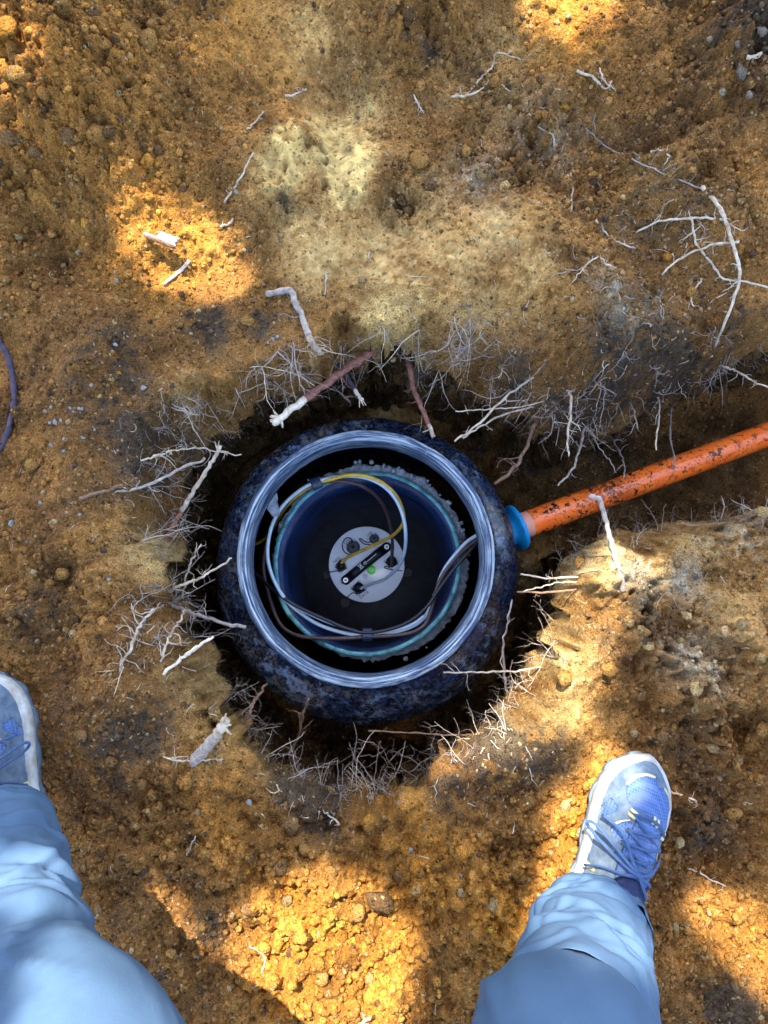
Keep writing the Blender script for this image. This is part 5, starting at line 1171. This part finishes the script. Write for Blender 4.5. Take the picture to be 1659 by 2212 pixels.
    patch('tongue_pad', [(-.018,.128),(-.014,.150),(.005,.157),(.024,.150),(.031,.128),(.024,.104),(.004,.098),(-.012,.104)], M_NAVY, .0100, .006)
    patch('collar', [(-.034,.040),(-.0335,.10),(-.026,.126),(-.020,.122),(-.022,.09),(-.020,.035),(.0,.020),(.020,.035),(.024,.09),(.026,.120),(.033,.124),(.0365,.10),(.036,.040),(.02,.012),(-.016,.012)], M_NAVY, .004, .004)
    patch('heel_trim', [(-.0345,.132),(-.030,.135),(-.030,.141),(-.0345,.140)], M_CREAM, .0012); patch('heel_trim', [(.036,.146),(.040,.148),(.040,.156),(.036,.155)], M_CREAM, .0012)
    patch('side_stripe', [(-.030,.205),(-.022,.214),(-.014,.2185),(-.015,.2165),(-.022,.2115),(-.028,.203)], M_CREAM, .0010); patch('side_stripe', [(.034,.200),(.0365,.186),(.032,.178),(.0335,.186),(.0315,.199)], M_CREAM, .0014)
    # webbing loops and laces
    EM = [(-.012,.226),(-.0145,.206),(-.018,.190),(-.021,.174)]; EL = [(.036,.214),(.034,.196),(.033,.181),(.032,.167)]; ET = [(.018,.2275)]
    for (x, y) in EM[:1] + EL[:1] + ET:
        for k in (-.0032, .0032):
            d = Vector((.30, .95, 0)) if x > .03 or x < 0 else Vector((.95, -.3, 0)); n_ = Vector((-d.y, d.x, 0)); c0 = Vector((x, y, 0)) + d * k
            pts = [c0 + n_ * s for s in (-.0055, -.003, 0, .003, .0055)]; pts = [Vector((p.x, p.y, top(p.x, p.y) + h)) for p, h in zip(pts, (.0005, .0035, .0045, .0035, .0005))]
            v, f = tube(pts, [.0022] * 5, 8, flat=.45, up=Vector((0, 0, 1))); part('lace_loop', v, f, M_CREAM)
    for x, y in EM[1:] + EL[1:]:
        V, F = lathe([(.0014, .0), (.0018, .0012), (.0030, .0012), (.0036, .0)], 14, (x, y)); part('eyelet', [(a, b_, c_ + top(x, y) + .0012) for a, b_, c_ in V], F, M_SUE)
    def lace(pts, lift=.0058, w=.0021):
        P = [Vector((x, y, top(x, y) + lift + h)) for x, y, h in pts]; p = smooth_path(P, 6); v, f = tube(p, [w] * len(p), 8, flat=.5, up=Vector((0, 0, 1))); part('lace', v, f, M_LACE)
    lace([(-.012,.226,-.001),(.002,.2295,0),(.018,.2275,0),(.030,.222,0),(.036,.214,-.001)])
    for i in range(3):
        lace([(*EM[i],-.002),((EM[i][0] + EL[i+1][0]) / 2, (EM[i][1] + EL[i+1][1]) / 2, .001), (*EL[i+1], -.002)]); lace([(*EL[i],-.002),((EL[i][0] + EM[i+1][0]) / 2, (EL[i][1] + EM[i+1][1]) / 2, .003), (*EM[i+1], -.002)])
    lace([(*EM[3],-.002),(-.004,.166,.004),(.008,.162,.008)]); lace([(*EL[3],-.002),(.02,.165,.004),(.008,.162,.008)])
    K = (.006, .163, .010)
    kb = bmesh.new(); bmesh.ops.create_icosphere(kb, subdivisions=2, radius=.0052); part('knot', [(v.co.x + K[0], v.co.y * .8 + K[1], v.co.z * .8 + top(K[0], K[1]) + .012) for v in kb.verts], [tuple(q.index for q in f.verts) for f in kb.faces], M_LACE); kb.free()
    lace([K,(-.010,.172,.012),(-.030,.184,.020),(-.050,.194,.030),(-.060,.192,.030),(-.050,.184,.026),(-.030,.174,.018),(-.008,.166,.012),K], .004)
    lace([K,(-.006,.176,.012),(-.016,.192,.014),(-.028,.204,.018),(-.044,.208,.026)], .004)
    lace([K,(.020,.170,.010),(.036,.182,.008),(.048,.188,.014)], .004)
    lace([K,(.022,.158,.012),(.036,.148,.010),(.040,.138,.010),(.032,.136,.012),(.018,.148,.012),K], .004)
    lace([K,(-.012,.158,.012),(-.030,.150,.014),(-.040,.138,.018)], .004)
    V, F = lathe([(.030, .07), (.031, .10), (.032, .13)], 24, (-.002, .075)); part('sock', V, F, M_SOCK)
    return root_
FR = at(1398, 1636, .035); FL_ = at(-44, 1462, .035)
aR = -radians(23); aL = radians(15)
def heel(toe, a, mir): 
    d = Vector((-sin(a), cos(a), 0)); return Vector((toe.x, toe.y, 0)) - d * .316
hR, hL = heel(FR, aR, False), heel(FL_, aL, True)
gR = max(hz(hR.x + .08, hR.y + .2), hz(hR.x + .05, hR.y + .1)); gL = max(hz(-.55, -.2), hz(-.58, -.25))
person = empty('person', (0.0, -0.62, 0.0), 'person in pale blue trousers and blue trail shoes standing astride the pit', 'person')
make_shoe(person, (hR.x, hR.y, gR - .004), aR, False, 'right trail shoe with dusty sunlit toe')
make_shoe(person, (hL.x, hL.y, gL - .004), aL, True, 'left blue trail shoe')
# trousers: two wrinkled legs meeting at the hips
def leg_rings(cl, rad, creases, seed, n=120, per=22):
    C = smooth_path([Vector(c) for c in cl], per); m = len(C); RR = np.interp(np.linspace(0, len(cl) - 1, m), range(len(cl)), rad)
    arc = [0.0]
    for i in range(1, m): arc.append(arc[-1] + (C[i] - C[i - 1]).length)
    rings = []
    for i in range(m):
        t = (C[min(i + 1, m - 1)] - C[max(0, i - 1)]).normalized(); x = Vector((1, 0, 0)); x = (x - t * x.dot(t)).normalized(); y = t.cross(x)
        rr = []
        for k in range(n):
            a = 2 * pi * k / n; r = float(RR[i]); s = arc[i]
            d = .0045 * fbm(cos(a) * 1.3 + seed, sin(a) * 1.3, s * 9, 1.0, 2) + .0010 * fbm(cos(a) * 5, sin(a) * 5, s * 40 + seed, 1.0, 3)
            for (cs, ca, th, ln, wd, amp) in creases:      # soft ridges of bunched cloth
                da = (a - ca + pi) % (2 * pi) - pi; px, py = da * r, s - cs
                al = px * cos(th) + py * sin(th); pe = -px * sin(th) + py * cos(th) + 4.0 * al * al
                e = abs(pe) / wd
                if e < 3 and abs(al) < 3 * ln: d += amp * math.exp(-(al / ln) ** 2) * (math.exp(-e * e) - .55 * math.exp(-((pe - 1.5 * wd) / wd) ** 2))
            rr.append(C[i] + (x * cos(a) + y * sin(a)) * (r + d))
        rings.append(rr)
    return rings
def edge_leg(rows):
    """rows (v, left edge, right edge, height) traced on the picture -> centre line and radii"""
    return [tuple(at((a + b) / 2, v, z)) for v, a, b, z in rows], [(b - a) / 2 * (H - z) / FPX for v, a, b, z in rows]
def hemz(u, v, z): return tuple(at(u, v, z))
RLEG, RRAD = edge_leg([(1995,1182,1386,.110),(2055,1150,1396,.18),(2115,1122,1402,.25),(2175,1098,1406,.32),(2250,1066,1408,.39),(2370,1025,1402,.46)])
LLEG, LRAD = edge_leg([(1778,-75,100,.110),(1850,-92,120,.18),(1935,-104,142,.25),(2030,-112,164,.32),(2150,-118,200,.40),(2490,-100,440,.54)])
RLEG += [(.16, -.66, .66), (.11, -.72, .80)]; RRAD += [.098, .10]; LLEG += [(-.22, -.66, .68), (-.11, -.72, .80)]; LRAD += [.10, .10]
rc = random.Random(5)
def creases(fixed, n, smax):
    return fixed + [(rc.uniform(.02, smax), rc.uniform(.2, pi - .2), rc.uniform(-.9, .9), rc.uniform(.022, .06), rc.uniform(.0045, .009), rc.uniform(.0025, .0065)) for _ in range(n)]
for nm, cl, rd, folds, seed in (('trouser_leg', RLEG, RRAD, creases([(.06, 1.3, .5, .05, .010, .006), (.13, 1.9, -.6, .06, .012, .007), (.16, .9, .4, .05, .010, .007), (.29, 1.5, .15, .09, .020, .004), (.22, 1.3, -1.0, .05, .011, .006)], 26, .45), 1.3), ('trouser_leg', LLEG, LRAD, creases([(.10, 1.1, .3, .06, .011, .007), (.20, .9, -.3, .07, .013, .008), (.30, 1.0, .2, .09, .018, .009)], 26, .5), 4.1)):
    R_ = leg_rings(cl, rd, folds, seed); V = [p for r_ in R_ for p in r_]; n = len(R_[0]); F = []
    for i in range(len(R_) - 1):
        for k in range(n): F.append((i * n + k, i * n + (k + 1) % n, (i + 1) * n + (k + 1) % n, (i + 1) * n + k))
    base_n = len(V)
    c0 = sum(R_[0], Vector()) / n                      # turned-in hem
    V += [c0 + (p - c0) * .95 + Vector((0, 0, .004)) for p in R_[0]] + [c0 + (p - c0) * .93 + Vector((0, 0, .04)) for p in R_[0]]
    for k in range(n): F.append((k, base_n + k, base_n + (k + 1) % n, (k + 1) % n)); F.append((base_n + k, base_n + n + k, base_n + n + (k + 1) % n, base_n + (k + 1) % n))
    tl = mk(nm, V, F, M_TRO, person)
    ks = int(n * .46) if seed < 2 else int(n * .03)
    sp = [R_[i][ks] for i in range(len(R_))]; v, f = tube(sp, [.0011] * len(sp), 6); mk('seam', v, f, M_SEAM, tl)
    for off_ in (.012, .0145):
        hp = [R_[0][k] + (R_[3][k] - R_[0][k]).normalized() * off_ for k in range(n)]; hp.append(hp[0]); v, f = tube(hp, [.0005] * len(hp), 4); mk('hem_stitch', v, f, M_SEAM, tl)
V, F = [], []
for j, (z, rx, ry) in enumerate(((.72, .16, .12), (.80, .19, .135), (.88, .185, .13), (.96, .165, .12), (1.02, .16, .115))):
    for k in range(48):
        a = 2 * pi * k / 48; V.append((.0 + rx * cos(a), -.72 - .06 * (z - .72) + ry * sin(a), z + .004 * fbm(cos(a) * 3, sin(a) * 3, z)))
for j in range(4):
    for k in range(48): F.append((j * 48 + k, j * 48 + (k + 1) % 48, (j + 1) * 48 + (k + 1) % 48, (j + 1) * 48 + k))
mk('trouser_seat', V, F, M_TRO, person)

# look-alikes that share a description are told apart by their order down the picture
same = {}
for o in sc.objects:
    if o.parent is None and o.get('label') and o.get('category'): same.setdefault(o['label'], []).append(o)
ORD = ['', 'second', 'third', 'fourth', 'fifth', 'sixth', 'seventh', 'eighth', 'ninth', 'tenth', 'eleventh', 'twelfth', 'thirteenth', 'fourteenth', 'fifteenth', 'sixteenth', 'seventeenth', 'eighteenth', 'nineteenth', 'twentieth']
def mid(o):
    bb = [o.matrix_basis @ Vector(c_) for c_ in o.bound_box]; return sum((b_.y for b_ in bb)) / 8
for lab, objs in same.items():
    if len(objs) < 2: continue
    objs.sort(key=lambda o: -mid(o))
    for i, o in enumerate(objs):
        o['group'] = lab
        o['label'] = lab + (', topmost' if i == 0 else (', lowest' if i == len(objs) - 1 else f', {ORD[min(i, 19)]} from top'))
